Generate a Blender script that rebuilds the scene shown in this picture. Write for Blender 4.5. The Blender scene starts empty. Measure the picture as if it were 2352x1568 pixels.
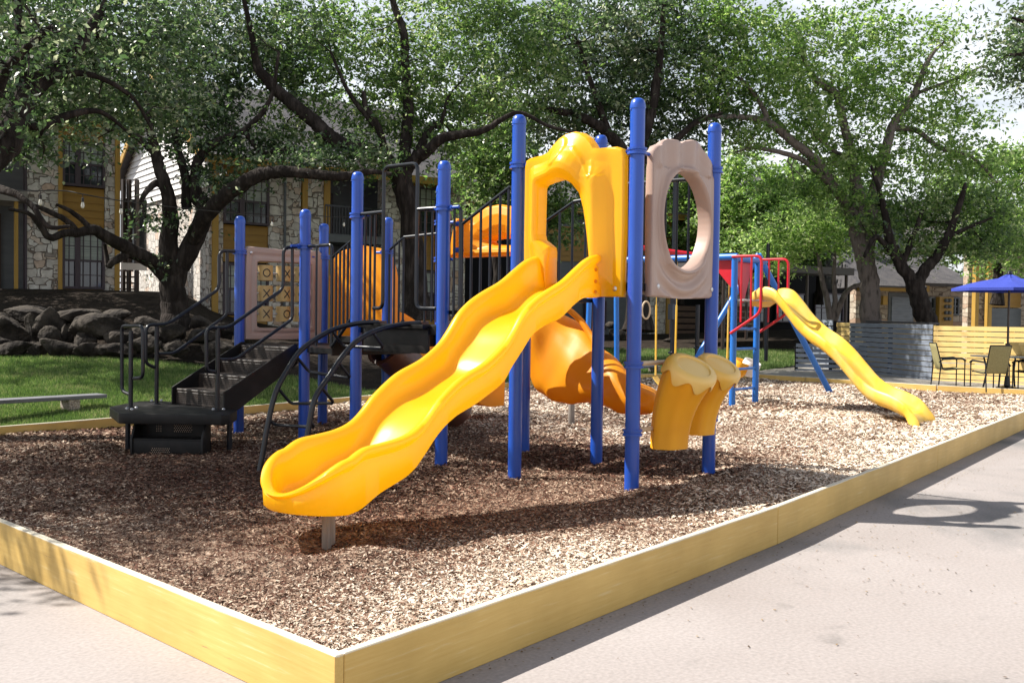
import bpy, bmesh, math, random
import numpy as np
from mathutils import Vector, Matrix
SC=bpy.context.scene; COL=SC.collection
random.seed(7); RNG=np.random.default_rng(7)
R=math.radians
# ------------------------------------------------------------------ camera model (metres, from measurements)
F=2300.;CX,CY=1176.,784.
EYE=np.array([0,0,1.68]);HD=R(39);PITCH=R(1.5);ROLL=0.0135
cf=np.array([math.cos(HD)*math.cos(PITCH),math.sin(HD)*math.cos(PITCH),-math.sin(PITCH)])
cr=np.array([math.sin(HD),-math.cos(HD),0.]);cu=np.cross(cr,cf)
CR=cr*math.cos(ROLL)+cu*math.sin(ROLL);CU=cu*math.cos(ROLL)-cr*math.sin(ROLL)
def ray(x,y): return cf+CR*(x-CX)/F-CU*(y-CY)/F
def onZ(x,y,z): d=ray(x,y);return Vector(EYE+d*((z-EYE[2])/d[2]))
def onX(x,y,X): d=ray(x,y);return Vector(EYE+d*(X/d[0]))
def onY(x,y,Y): d=ray(x,y);return Vector(EYE+d*(Y/d[1]))
def atD(x,y,D): return Vector(EYE+ray(x,y)*D)
fw=Vector((math.cos(HD),math.sin(HD),0)); rt=Vector((math.sin(HD),-math.cos(HD),0))
# ------------------------------------------------------------------ materials
def mat(name,col,rough=.5,spec=.5,metal=0,noise=None,bump=None,coat=0,sub=0):
    m=bpy.data.materials.new(name);m.use_nodes=True;nt=m.node_tree;b=nt.nodes['Principled BSDF']
    b.inputs['Base Color'].default_value=(*col,1);b.inputs['Roughness'].default_value=rough
    b.inputs['Specular IOR Level'].default_value=spec;b.inputs['Metallic'].default_value=metal
    b.inputs['Coat Weight'].default_value=coat
    if sub: b.inputs['Subsurface Weight'].default_value=sub;b.inputs['Subsurface Radius'].default_value=(.05,.02,.005)
    N=nt.nodes.new;L=nt.links.new
    tc=N('ShaderNodeTexCoord')
    def mapping(sc):
        mp=N('ShaderNodeMapping');mp.inputs['Scale'].default_value=sc;L(tc.outputs['Object'],mp.inputs[0]);return mp
    if noise:
        # noise=(scale vec,col2,lo,hi,detail)
        sc,c2,lo,hi,det=noise
        n=N('ShaderNodeTexNoise');n.inputs['Scale'].default_value=1;n.inputs['Detail'].default_value=det
        L(mapping(sc).outputs[0],n.inputs['Vector'])
        r=N('ShaderNodeValToRGB');r.color_ramp.elements[0].position=lo;r.color_ramp.elements[1].position=hi
        r.color_ramp.elements[0].color=(*col,1);r.color_ramp.elements[1].color=(*c2,1)
        L(n.outputs[0],r.inputs[0]);L(r.outputs[0],b.inputs['Base Color'])
    if bump:
        sc,st,dist=bump
        n=N('ShaderNodeTexNoise');n.inputs['Scale'].default_value=1;n.inputs['Detail'].default_value=6
        L(mapping(sc).outputs[0],n.inputs['Vector'])
        bp=N('ShaderNodeBump');bp.inputs['Strength'].default_value=st;bp.inputs['Distance'].default_value=dist
        L(n.outputs[0],bp.inputs['Height']);L(bp.outputs[0],b.inputs['Normal'])
    return m
def ramp_mat(name,cols,rough=.8,kind='island',spec=.3,scale=1.,trans=0.,pale_shift=False):
    """colour picked per separate piece (chip, leaf, stone) from a palette, plus slow variation over space"""
    m=bpy.data.materials.new(name);m.use_nodes=True;nt=m.node_tree;b=nt.nodes['Principled BSDF'];N=nt.nodes.new;L=nt.links.new
    g=N('ShaderNodeNewGeometry');r=N('ShaderNodeValToRGB');cr_=r.color_ramp
    n=N('ShaderNodeTexNoise');n.inputs['Scale'].default_value=scale;n.inputs['Detail'].default_value=3
    L(g.outputs['Position'],n.inputs['Vector'])
    a=N('ShaderNodeMath');a.operation='MULTIPLY_ADD';a.inputs[1].default_value=1.1;a.inputs[2].default_value=-.55
    L(n.outputs[0],a.inputs[0]);s=N('ShaderNodeMath');s.operation='ADD';s.use_clamp=True
    L(a.outputs[0],s.inputs[0]);L(g.outputs['Random Per Island'],s.inputs[1])
    if pale_shift:
        # chips near the right-hand board and further right are paler
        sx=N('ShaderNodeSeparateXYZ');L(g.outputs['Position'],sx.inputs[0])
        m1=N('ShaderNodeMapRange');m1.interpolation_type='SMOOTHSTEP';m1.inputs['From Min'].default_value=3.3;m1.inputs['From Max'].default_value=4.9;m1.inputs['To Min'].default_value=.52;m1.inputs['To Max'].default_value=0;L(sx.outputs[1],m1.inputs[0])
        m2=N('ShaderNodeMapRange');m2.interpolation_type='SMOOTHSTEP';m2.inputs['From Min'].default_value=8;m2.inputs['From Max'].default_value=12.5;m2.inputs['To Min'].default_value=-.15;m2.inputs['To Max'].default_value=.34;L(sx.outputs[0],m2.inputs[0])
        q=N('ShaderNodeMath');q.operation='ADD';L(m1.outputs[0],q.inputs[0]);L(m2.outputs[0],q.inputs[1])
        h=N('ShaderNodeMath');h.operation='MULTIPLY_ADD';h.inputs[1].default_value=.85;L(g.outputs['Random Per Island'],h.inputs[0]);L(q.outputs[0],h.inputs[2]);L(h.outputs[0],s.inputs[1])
    L(s.outputs[0],r.inputs[0])
    while len(cr_.elements)<len(cols): cr_.elements.new(.5)
    for e,(p,c) in zip(cr_.elements,cols): e.position=p;e.color=(*c,1)
    L(r.outputs[0],b.inputs['Base Color']);b.inputs['Roughness'].default_value=rough;b.inputs['Specular IOR Level'].default_value=spec
    if trans:
        t=N('ShaderNodeBsdfTranslucent');hs=N('ShaderNodeHueSaturation');hs.inputs['Saturation'].default_value=1.15;hs.inputs['Value'].default_value=2.3;hs.inputs['Hue'].default_value=.50
        L(r.outputs[0],hs.inputs['Color']);L(hs.outputs[0],t.inputs[0])
        mx=N('ShaderNodeMixShader');mx.inputs[0].default_value=trans;L(b.outputs[0],mx.inputs[1]);L(t.outputs[0],mx.inputs[2])
        L(mx.outputs[0],nt.nodes['Material Output'].inputs[0])
    return m
M={}
def translucent(m,col,f):
    nt=m.node_tree;b=nt.nodes['Principled BSDF'];t=nt.nodes.new('ShaderNodeBsdfTranslucent');t.inputs[0].default_value=(*col,1)
    x=nt.nodes.new('ShaderNodeMixShader');x.inputs[0].default_value=f;nt.links.new(b.outputs[0],x.inputs[1]);nt.links.new(t.outputs[0],x.inputs[2]);nt.links.new(x.outputs[0],nt.nodes['Material Output'].inputs[0])
M['yellow']=mat('yellow_plastic',(.93,.52,.010),.3,.5,noise=((.9,.9,.9),(.91,.48,.01),.4,.8,2),bump=((60,60,60),.03,.002),coat=.25)
translucent(M['yellow'],(1,.74,.04),.45)
M['orange']=mat('orange_plastic',(.90,.37,.008),.45,.4,noise=((1.3,1.3,1.3),(.82,.30,.01),.4,.8,2),coat=.05)
translucent(M['orange'],(1,.50,.01),.35)
M['tile']=mat('pale_tile_plastic',(.50,.33,.12),.5,.4,noise=((3,3,3),(.42,.30,.14),.4,.7,3))
M['drumy']=mat('drum_plastic',(.80,.36,.010),.45,.4,noise=((2,2,2),(.70,.28,.01),.4,.8,2),bump=((90,90,90),.05,.001))
M['drumtop']=mat('drum_head_plastic',(.74,.48,.13),.35,.5,noise=((3,3,3),(.74,.40,.04),.4,.7,2))
M['paley']=mat('faded_yellow_plastic',(.76,.45,.040),.42,.4,noise=((3,3,1.2),(.68,.46,.11),.42,.62,4),bump=((30,30,30),.05,.004))
M['blue']=mat('blue_powder_coat',(.011,.062,.36),.30,.45,noise=((6,6,1.5),(.018,.08,.41),.45,.75,4),bump=((140,140,30),.05,.001),coat=.15)
M['blue2']=mat('light_blue_paint',(.012,.13,.48),.38,.5,noise=((5,5,2),(.03,.17,.5),.5,.8,5),bump=((80,80,30),.08,.001))
M['red']=mat('red_paint',(.50,.008,.02),.35,.5,noise=((6,6,3),(.38,.01,.02),.5,.8,4))
M['rail']=mat('charcoal_coated_steel',(.004,.006,.011),.30,.45,noise=((14,14,14),(.008,.010,.016),.5,.8,4),bump=((120,120,120),.08,.001))
M['black']=mat('black_vinyl_deck',(.005,.0045,.0045),.5,.3,noise=((5,5,5),(.018,.015,.014),.5,.75,5),bump=((90,90,90),.25,.002))
M['brownstep']=mat('brown_vinyl_tread',(.030,.022,.018),.5,.4,noise=((6,6,6),(.05,.038,.03),.5,.75,5),bump=((90,90,90),.25,.002))
M['tan']=mat('tan_plastic',(.40,.285,.235),.42,.4,noise=((2,2,2),(.36,.26,.22),.4,.8,3),bump=((60,60,60),.04,.002))
M['brown']=mat('brown_plastic',(.12,.048,.03),.4,.5,noise=((3,3,3),(.08,.035,.025),.4,.7,3))
M['steel']=mat('galvanised_steel',(.55,.55,.56),.35,.5,.9)
M['post']=mat('grey_timber_post',(.28,.25,.22),.8,.3,noise=((20,20,3),(.18,.15,.13),.4,.7,5),bump=((40,40,6),.4,.006))
M['ink']=mat('black_print',(.015,.012,.012),.5)
M['rope']=mat('beige_plastic',(.55,.42,.28),.5)
M['glass']=mat('window_glass',(.02,.025,.03),.06,.8)
M['blind']=mat('pale_blind',(.33,.36,.33),.7,.2,noise=((1,1,30),(.24,.27,.25),.45,.6,2))
M['frame']=mat('plum_window_frame',(.05,.035,.045),.6)
M['trim']=mat('ochre_trim_paint',(.36,.21,.035),.6,noise=((8,8,2),(.28,.16,.025),.5,.8,4))
M['ochre']=mat('ochre_siding_paint',(.27,.145,.018),.6,noise=((1,1,8),(.22,.115,.016),.4,.8,3))
M['white']=mat('white_siding_paint',(.72,.70,.68),.6,noise=((1,1,8),(.62,.6,.58),.4,.8,3))
M['greysid']=mat('grey_siding_paint',(.10,.11,.12),.6,noise=((2,2,8),(.07,.08,.09),.4,.8,3))
M['greyfence']=mat('grey_fence_paint',(.20,.225,.27),.65,noise=((3,3,14),(.14,.16,.20),.4,.7,5),bump=((5,5,50),.2,.004))
M['yelfence']=mat('yellow_fence_paint',(.74,.53,.20),.6,noise=((2,2,12),(.66,.45,.14),.45,.75,5),bump=((5,5,50),.2,.004))
M['wood']=mat('weathered_wood',(.30,.27,.25),.85,noise=((3,3,40),(.17,.15,.14),.4,.7,6),bump=((3,3,60),.5,.008))
M['deckwood']=mat('brown_deck_wood',(.11,.065,.04),.8,noise=((3,3,20),(.07,.04,.03),.4,.7,5))
M['bench']=mat('weathered_bench_plank',(.17,.17,.19),.8,noise=((3,30,30),(.09,.09,.10),.35,.7,6),bump=((4,60,60),.5,.006))
M['aggr']=mat('pebble_concrete',(.20,.16,.13),.9,noise=((60,60,60),(.38,.33,.28),.45,.55,2),bump=((60,60,60),.8,.01))
M['dark']=mat('dark_interior',(.010,.010,.011),.9,.1)
M['darkbrown']=mat('dark_bronze_metal',(.035,.022,.016),.4,.5)
M['concrete']=mat('slab_concrete',(.25,.23,.21),.85,noise=((3,3,3),(.17,.16,.14),.4,.7,6))
M['shingle']=mat('asphalt_shingle',(.075,.072,.078),.9,.2,noise=((3,3,3),(.12,.112,.112),.35,.7,7),bump=((14,14,30),.7,.03))
M['awning']=mat('dark_standing_roof',(.05,.045,.045),.6)
M['fabricblue']=mat('blue_canvas',(.035,.055,.30),.85,.2,noise=((40,40,40),(.045,.065,.33),.4,.6,3),bump=((200,200,200),.1,.001))
M['sling']=mat('olive_mesh_sling',(.30,.27,.13),.8,.2,noise=((60,60,60),(.24,.21,.10),.4,.6,2))
M['tabletop']=mat('dark_table_glass',(.06,.07,.09),.2,.6)
M['bulb']=mat('clear_bulb_glass',(.6,.58,.5),.1,.8)
M['bark']=mat('oak_bark',(.018,.014,.012),.95,.15,noise=((9,9,2.5),(.05,.041,.036),.45,.7,8),bump=((22,22,4),1.,.06))
M['barkpale']=mat('pale_elm_bark',(.15,.125,.11),.95,.2,noise=((9,9,3),(.055,.046,.04),.5,.7,8),bump=((26,26,6),1.,.05))
M['earth']=mat('garden_soil',(.022,.017,.013),1,.1,noise=((3,3,3),(.045,.034,.026),.45,.7,8),bump=((10,10,10),1,.08))
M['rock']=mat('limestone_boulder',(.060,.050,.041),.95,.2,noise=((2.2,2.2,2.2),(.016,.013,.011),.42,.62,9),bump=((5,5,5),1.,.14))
# leaves
M['leafdark']=ramp_mat('live_oak_leaves',[(0,(.022,.039,.018)),(.45,(.045,.076,.031)),(.8,(.092,.14,.055)),(1,(.25,.27,.18))],.32,spec=.7,scale=.6,trans=.42)
M['leafmid']=ramp_mat('oak_leaves',[(0,(.040,.072,.028)),(.4,(.085,.142,.045)),(.8,(.155,.225,.07)),(1,(.28,.31,.17))],.35,spec=.6,scale=.5,trans=.48)
M['leafbright']=ramp_mat('elm_leaves',[(0,(.055,.10,.032)),(.4,(.115,.185,.055)),(.8,(.20,.28,.085)),(1,(.30,.34,.18))],.45,spec=.45,scale=.5,trans=.54)
M['blade']=ramp_mat('grass_blades',[(0,(.045,.080,.022)),(.45,(.085,.145,.04)),(.8,(.15,.21,.07)),(1,(.27,.27,.13))],.6,scale=1.2,trans=.3)
M['chip']=ramp_mat('bark_mulch_chips',[(0,(.045,.020,.013)),(.22,(.115,.048,.030)),(.43,(.23,.14,.094)),(.66,(.45,.34,.25)),(1,(.74,.64,.52))],.85,spec=.2,scale=.45,pale_shift=True)
M['litter']=ramp_mat('dry_leaf_litter',[(0,(.05,.03,.015)),(.5,(.14,.08,.04)),(1,(.30,.22,.12))],.8,scale=2)
def stone_mat(name,cols,mortar,scale,rough=.9):
    m=bpy.data.materials.new(name);m.use_nodes=True;nt=m.node_tree;b=nt.nodes['Principled BSDF'];N=nt.nodes.new;L=nt.links.new
    tc=N('ShaderNodeTexCoord');mp=N('ShaderNodeMapping');mp.inputs['Scale'].default_value=scale;L(tc.outputs['Object'],mp.inputs[0])
    nz=N('ShaderNodeTexNoise');nz.inputs['Scale'].default_value=1.3;nz.inputs['Detail'].default_value=3;L(mp.outputs[0],nz.inputs['Vector'])
    mx=N('ShaderNodeMix');mx.data_type='RGBA';mx.blend_type='LINEAR_LIGHT';mx.inputs[0].default_value=.16
    L(mp.outputs[0],mx.inputs[6]);L(nz.outputs[1],mx.inputs[7])
    v=N('ShaderNodeTexVoronoi');v.distance='CHEBYCHEV';v.feature='F1';v.inputs['Scale'].default_value=1;v.inputs['Randomness'].default_value=.85;L(mx.outputs[2],v.inputs['Vector'])
    v2=N('ShaderNodeTexVoronoi');v2.distance='CHEBYCHEV';v2.feature='F2';v2.inputs['Scale'].default_value=1;v2.inputs['Randomness'].default_value=.85;L(mx.outputs[2],v2.inputs['Vector'])
    d=N('ShaderNodeMath');d.operation='SUBTRACT';L(v2.outputs['Distance'],d.inputs[0]);L(v.outputs['Distance'],d.inputs[1])
    r=N('ShaderNodeValToRGB');sp=N('ShaderNodeSeparateColor');L(v.outputs['Color'],sp.inputs[0]);L(sp.outputs[0],r.inputs[0])
    while len(r.color_ramp.elements)<len(cols): r.color_ramp.elements.new(.5)
    for e,(p,c) in zip(r.color_ramp.elements,cols): e.position=p;e.color=(*c,1)
    n2=N('ShaderNodeTexNoise');n2.inputs['Scale'].default_value=7;n2.inputs['Detail'].default_value=8;L(tc.outputs['Object'],n2.inputs['Vector'])
    rr=N('ShaderNodeValToRGB');rr.color_ramp.elements[0].position=.3;rr.color_ramp.elements[1].position=.7;rr.color_ramp.elements[0].color=(.72,.70,.68,1);rr.color_ramp.elements[1].color=(1.1,1.1,1.1,1);L(n2.outputs[0],rr.inputs[0])
    mu=N('ShaderNodeMix');mu.data_type='RGBA';mu.blend_type='MULTIPLY';mu.inputs[0].default_value=1;L(r.outputs[0],mu.inputs[6]);L(rr.outputs[0],mu.inputs[7])
    st=N('ShaderNodeMapRange');st.inputs['From Min'].default_value=.015;st.inputs['From Max'].default_value=.06;L(d.outputs[0],st.inputs[0])
    fi=N('ShaderNodeMix');fi.data_type='RGBA';L(st.outputs[0],fi.inputs[0]);fi.inputs[6].default_value=(*mortar,1);L(mu.outputs[2],fi.inputs[7])
    L(fi.outputs[2],b.inputs['Base Color']);b.inputs['Roughness'].default_value=rough;b.inputs['Specular IOR Level'].default_value=.2
    ad=N('ShaderNodeMath');ad.operation='MULTIPLY_ADD';L(n2.outputs[0],ad.inputs[0]);ad.inputs[1].default_value=.4;L(st.outputs[0],ad.inputs[2])
    bp=N('ShaderNodeBump');bp.inputs['Strength'].default_value=.8;bp.inputs['Distance'].default_value=.04;L(ad.outputs[0],bp.inputs['Height']);L(bp.outputs[0],b.inputs['Normal'])
    return m
M['stone']=stone_mat('limestone_rubble_wall',[(0,(.44,.41,.37)),(.35,(.56,.53,.49)),(.7,(.64,.62,.58)),(1,(.50,.36,.27))],(.16,.13,.11),(3.3,3.3,4.6))
M['stonelow']=stone_mat('buff_stone_wall',[(0,(.34,.28,.22)),(.5,(.48,.42,.34)),(1,(.36,.25,.18))],(.18,.14,.11),(1.6,1.6,4.2))
def pavement_mat():
    m=bpy.data.materials.new('weathered_concrete_paving');m.use_nodes=True;nt=m.node_tree;b=nt.nodes['Principled BSDF'];N=nt.nodes.new;L=nt.links.new
    tc=N('ShaderNodeTexCoord')
    def nz(s,d,lo,hi,c0,c1,dist=0):
        n=N('ShaderNodeTexNoise');n.inputs['Scale'].default_value=s;n.inputs['Detail'].default_value=d;n.inputs['Distortion'].default_value=dist;L(tc.outputs['Object'],n.inputs['Vector'])
        r=N('ShaderNodeValToRGB');r.color_ramp.elements[0].position=lo;r.color_ramp.elements[1].position=hi;r.color_ramp.elements[0].color=(*c0,1);r.color_ramp.elements[1].color=(*c1,1);L(n.outputs[0],r.inputs[0]);return r,n
    a,_=nz(.5,8,.3,.72,(.262,.230,.214),(.325,.292,.278))
    s,_=nz(.36,9,.50,.68,(1,1,1),(.44,.50,.52),.8)
    g,gn=nz(45,4,.3,.7,(.86,.86,.86),(1.1,1.1,1.1))
    w,_=nz(3.2,8,.62,.78,(1,1,1),(.75,.76,.76),.3)
    o=a
    for x in (s,g,w):
        mu=N('ShaderNodeMix');mu.data_type='RGBA';mu.blend_type='MULTIPLY';mu.inputs[0].default_value=1
        L(o.outputs[2] if o is not a else o.outputs[0],mu.inputs[6]);L(x.outputs[0],mu.inputs[7]);o=mu
    L(o.outputs[2],b.inputs['Base Color']);b.inputs['Roughness'].default_value=.8;b.inputs['Specular IOR Level'].default_value=.3
    bp=N('ShaderNodeBump');bp.inputs['Strength'].default_value=.25;bp.inputs['Distance'].default_value=.004;L(gn.outputs[0],bp.inputs['Height']);L(bp.outputs[0],b.inputs['Normal'])
    return m
M['pave']=pavement_mat()
def board_mat():
    m=bpy.data.materials.new('yellow_painted_timber');m.use_nodes=True;nt=m.node_tree;b=nt.nodes['Principled BSDF'];N=nt.nodes.new;L=nt.links.new
    tc=N('ShaderNodeTexCoord');mp=N('ShaderNodeMapping');mp.inputs['Scale'].default_value=(2.6,60,60);L(tc.outputs['Object'],mp.inputs[0])
    n=N('ShaderNodeTexNoise');n.inputs['Scale'].default_value=1;n.inputs['Detail'].default_value=9;n.inputs['Roughness'].default_value=.65;n.inputs['Distortion'].default_value=.2;L(mp.outputs[0],n.inputs['Vector'])
    r=N('ShaderNodeValToRGB');e=r.color_ramp.elements;e[0].position=.285;e[0].color=(.27,.18,.09,1);e[1].position=.325;e[1].color=(.56,.36,.095,1)
    k=e.new(.60);k.color=(.61,.41,.12,1);k=e.new(.68);k.color=(.64,.47,.20,1);k=e.new(.9);k.color=(.60,.46,.24,1);L(n.outputs[0],r.inputs[0])
    n3=N('ShaderNodeTexNoise');n3.inputs['Scale'].default_value=1.7;n3.inputs['Detail'].default_value=6;L(tc.outputs['Object'],n3.inputs['Vector'])
    r3=N('ShaderNodeValToRGB');r3.color_ramp.elements[0].position=.35;r3.color_ramp.elements[0].color=(.86,.84,.8,1);r3.color_ramp.elements[1].position=.65;r3.color_ramp.elements[1].color=(1.06,1.06,1.1,1);L(n3.outputs[0],r3.inputs[0])
    mu=N('ShaderNodeMix');mu.data_type='RGBA';mu.blend_type='MULTIPLY';mu.inputs[0].default_value=1;L(r.outputs[0],mu.inputs[6]);L(r3.outputs[0],mu.inputs[7])
    # worn, paler paint along the upper edge of each board
    g=N('ShaderNodeNewGeometry');sx=N('ShaderNodeSeparateXYZ');L(g.outputs['Position'],sx.inputs[0])
    sw=N('ShaderNodeMath');sw.operation='MULTIPLY_ADD';sw.inputs[1].default_value=.03;L(n.outputs[0],sw.inputs[0]);L(sx.outputs[2],sw.inputs[2])
    mr=N('ShaderNodeMapRange');mr.inputs['From Min'].default_value=.289;mr.inputs['From Max'].default_value=.297;L(sw.outputs[0],mr.inputs[0])
    fi=N('ShaderNodeMix');fi.data_type='RGBA';L(mr.outputs[0],fi.inputs[0]);L(mu.outputs[2],fi.inputs[6]);fi.inputs[7].default_value=(.62,.56,.44,1)
    L(fi.outputs[2],b.inputs['Base Color']);b.inputs['Roughness'].default_value=.55
    bp=N('ShaderNodeBump');bp.inputs['Strength'].default_value=.3;bp.inputs['Distance'].default_value=.002;L(n.outputs[0],bp.inputs['Height']);L(bp.outputs[0],b.inputs['Normal'])
    return m
M['board']=board_mat()
# ------------------------------------------------------------------ mesh helpers
class MB:
    def __init__(s): s.v=[];s.f=[];s.m=Matrix.Identity(4)
    def add(s,vs,fs):
        o=len(s.v);s.v+= [tuple(s.m@Vector(p)) for p in vs];s.f+=[tuple(i+o for i in f) for f in fs];return s
    def box(s,c,sz,rz=0,M4=None):
        x,y,z=sz[0]/2,sz[1]/2,sz[2]/2
        vs=[Vector((a*x,b*y,d*z)) for d in(-1,1) for b in(-1,1) for a in(-1,1)]
        T=Matrix.Translation(c)@(Matrix.Rotation(rz,4,'Z') if M4 is None else M4)
        return s.add([T@v for v in vs],[(0,2,3,1),(4,5,7,6),(0,1,5,4),(1,3,7,5),(3,2,6,7),(2,0,4,6)])
    def beam(s,a,b,w,h):
        a=Vector(a);b=Vector(b);d=b-a;q=d.to_track_quat('X','Z').to_matrix().to_4x4()
        return s.box((a+b)/2,(d.length,w,h),M4=q)
    def tube(s,pts,r,n=10,cap=True):
        pts=[Vector(p) for p in pts];k=len(pts);rs=r if isinstance(r,(list,tuple)) else [r]*k
        T=[]
        for i in range(k):
            t=(pts[min(i+1,k-1)]-pts[max(i-1,0)]);T.append(t.normalized() if t.length>1e-9 else Vector((0,0,1)))
        up=Vector((0,0,1)) if abs(T[0].z)<.9 else Vector((1,0,0))
        N=(up-T[0]*up.dot(T[0])).normalized();vs=[]
        for i in range(k):
            N=(N-T[i]*N.dot(T[i]));N=N.normalized() if N.length>1e-6 else T[i].orthogonal().normalized();B=T[i].cross(N)
            for j in range(n):
                a=2*math.pi*j/n;vs.append(pts[i]+(N*math.cos(a)+B*math.sin(a))*rs[i])
        fs=[(i*n+j,i*n+(j+1)%n,(i+1)*n+(j+1)%n,(i+1)*n+j) for i in range(k-1) for j in range(n)]
        if cap: fs+=[tuple(range(n))[::-1],tuple(range((k-1)*n,k*n))]
        return s.add(vs,fs)
    def lathe(s,prof,c=(0,0,0),n=20,M4=None):
        vs=[];T=Matrix.Translation(c)@(M4 or Matrix.Identity(4))
        for r,z in prof:
            for j in range(n):
                a=2*math.pi*j/n;vs.append(T@Vector((r*math.cos(a),r*math.sin(a),z)))
        k=len(prof);fs=[(i*n+j,i*n+(j+1)%n,(i+1)*n+(j+1)%n,(i+1)*n+j) for i in range(k-1) for j in range(n)]
        fs+=[tuple(range(n))[::-1],tuple(range((k-1)*n,k*n))]
        return s.add(vs,fs)
    def prism(s,poly,z0,z1):
        n=len(poly);vs=[(x,y,z0) for x,y in poly]+[(x,y,z1) for x,y in poly]
        return s.add(vs,[tuple(range(n))[::-1],tuple(range(n,2*n))]+[(i,(i+1)%n,n+(i+1)%n,n+i) for i in range(n)])
    def loft(s,rings,closed=True,cap=True):
        n=len(rings[0]);vs=[p for r in rings for p in r];k=len(rings);m=n if closed else n-1
        fs=[(i*n+j,i*n+(j+1)%n,(i+1)*n+(j+1)%n,(i+1)*n+j) for i in range(k-1) for j in range(m)]
        if cap: fs+=[tuple(range(n))[::-1],tuple(range((k-1)*n,k*n))]
        return s.add(vs,fs)
    def build(s,name,material,parent=None,smooth=35,bevel=0,seg=2,loc=None):
        me=bpy.data.meshes.new(name);me.from_pydata(s.v,[],s.f)
        bm=bmesh.new();bm.from_mesh(me);bmesh.ops.recalc_face_normals(bm,faces=bm.faces)
        if bevel: bmesh.ops.bevel(bm,geom=[e for e in bm.edges if len(e.link_faces)==2 and e.calc_face_angle(0)>R(40)],offset=bevel,segments=seg,affect='EDGES',profile=.6)
        if loc is not None: bmesh.ops.translate(bm,verts=bm.verts,vec=-Vector(loc))
        bm.to_mesh(me);bm.free()
        if smooth: me.shade_smooth();me.set_sharp_from_angle(angle=R(smooth))
        me.materials.append(material if not isinstance(material,str) else M[material])
        return link(name,me,parent,loc)
def link(name,me,parent=None,loc=None):
    o=bpy.data.objects.new(name,me);COL.objects.link(o)
    if parent is not None:
        o.parent=parent
        bpy.context.view_layer.update() if False else None
        o.matrix_parent_inverse=world(parent).inverted()
    if loc is not None: o.location=loc
    return o
def world(o):
    m=Matrix.Translation(o.location)@o.rotation_euler.to_matrix().to_4x4()@Matrix.Diagonal((*o.scale,1))
    if o.parent: m=world(o.parent)@o.matrix_parent_inverse@m
    return m
def tag(o,label=None,cat=None,group=None,kind=None):
    if label:o['label']=label
    if cat:o['category']=cat
    if group:o['group']=group
    if kind:o['kind']=kind
    return o
def thing(name,loc,label,cat,group=None,rz=0):
    o=bpy.data.objects.new(name,None);COL.objects.link(o);o.location=loc;o.rotation_euler=(0,0,rz);o.empty_display_size=.2
    return tag(o,label,cat,group)
def copy_tree(o,parent=None):
    c=o.copy();COL.objects.link(c)
    if parent is not None: c.parent=parent
    for ch in o.children: copy_tree(ch,c)
    return c
def npmesh(name,V,nper,material,parent=None):
    """V: (N*nper,3) array; every nper consecutive vertices form one face"""
    n=len(V)//nper;me=bpy.data.meshes.new(name)
    me.vertices.add(len(V));me.vertices.foreach_set('co',V.astype(np.float32).ravel())
    me.loops.add(len(V));me.loops.foreach_set('vertex_index',np.arange(len(V),dtype=np.int32))
    me.polygons.add(n);me.polygons.foreach_set('loop_start',np.arange(n,dtype=np.int32)*nper)
    me.update(calc_edges=True);me.materials.append(M[material]);return link(name,me,parent)
def fillet(pts,rad=.06,n=5):
    pts=[Vector(p) for p in pts];out=[pts[0]]
    for i in range(1,len(pts)-1):
        a,b,c=pts[i-1:i+2];u=(a-b);v=(c-b);r=min(rad,u.length*.45,v.length*.45)
        p=b+u.normalized()*r;q=b+v.normalized()*r
        for k in range(n+1):
            t=k/n;out.append(p*(1-t)**2+b*2*t*(1-t)+q*t*t)
    return out+[pts[-1]]
def smooth_path(pts,k=6):
    P=[np.array(p,float) for p in pts];P=[2*P[0]-P[1]]+P+[2*P[-1]-P[-2]];o=[]
    for i in range(1,len(P)-2):
        for j in range(k):
            t=j/k;o.append(.5*(2*P[i]+(P[i+1]-P[i-1])*t+(2*P[i-1]-5*P[i]+4*P[i+1]-P[i+2])*t*t+(3*P[i]-P[i-1]-3*P[i+1]+P[i+2])*t**3))
    o.append(P[-2]);return o
# ------------------------------------------------------------------ light, sky, camera
SUNV=Vector((1.17,-1.92,-2.53)).normalized()
sun=bpy.data.lights.new('sun','SUN');sun.energy=5.0;sun.angle=R(.53);sun.color=(1,.955,.88)
so=bpy.data.objects.new('sun',sun);COL.objects.link(so);so.rotation_euler=SUNV.to_track_quat('-Z','Y').to_euler();so.location=(0,0,30)
W=bpy.data.worlds.new('World');SC.world=W;W.use_nodes=True;nt=W.node_tree
bg=nt.nodes['Background'];sky=nt.nodes.new('ShaderNodeTexSky');sky.sky_type='NISHITA';sky.sun_disc=False
sky.sun_elevation=math.asin(-SUNV.z);sky.sun_rotation=math.atan2(-SUNV.x,-SUNV.y)
sky.air_density=1.2;sky.dust_density=1.5
geo=nt.nodes.new('ShaderNodeTexCoord');nz=nt.nodes.new('ShaderNodeTexNoise');nz.inputs['Scale'].default_value=2.6;nz.inputs['Detail'].default_value=7;nz.inputs['Roughness'].default_value=.55
mp=nt.nodes.new('ShaderNodeMapping');mp.inputs['Scale'].default_value=(1,1,2.6);nt.links.new(geo.outputs['Generated'],mp.inputs[0]);nt.links.new(mp.outputs[0],nz.inputs['Vector'])
rp=nt.nodes.new('ShaderNodeValToRGB');rp.color_ramp.elements[0].position=.36;rp.color_ramp.elements[0].color=(.42,.42,.42,1);rp.color_ramp.elements[1].position=.50;nt.links.new(nz.outputs[0],rp.inputs[0])
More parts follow.
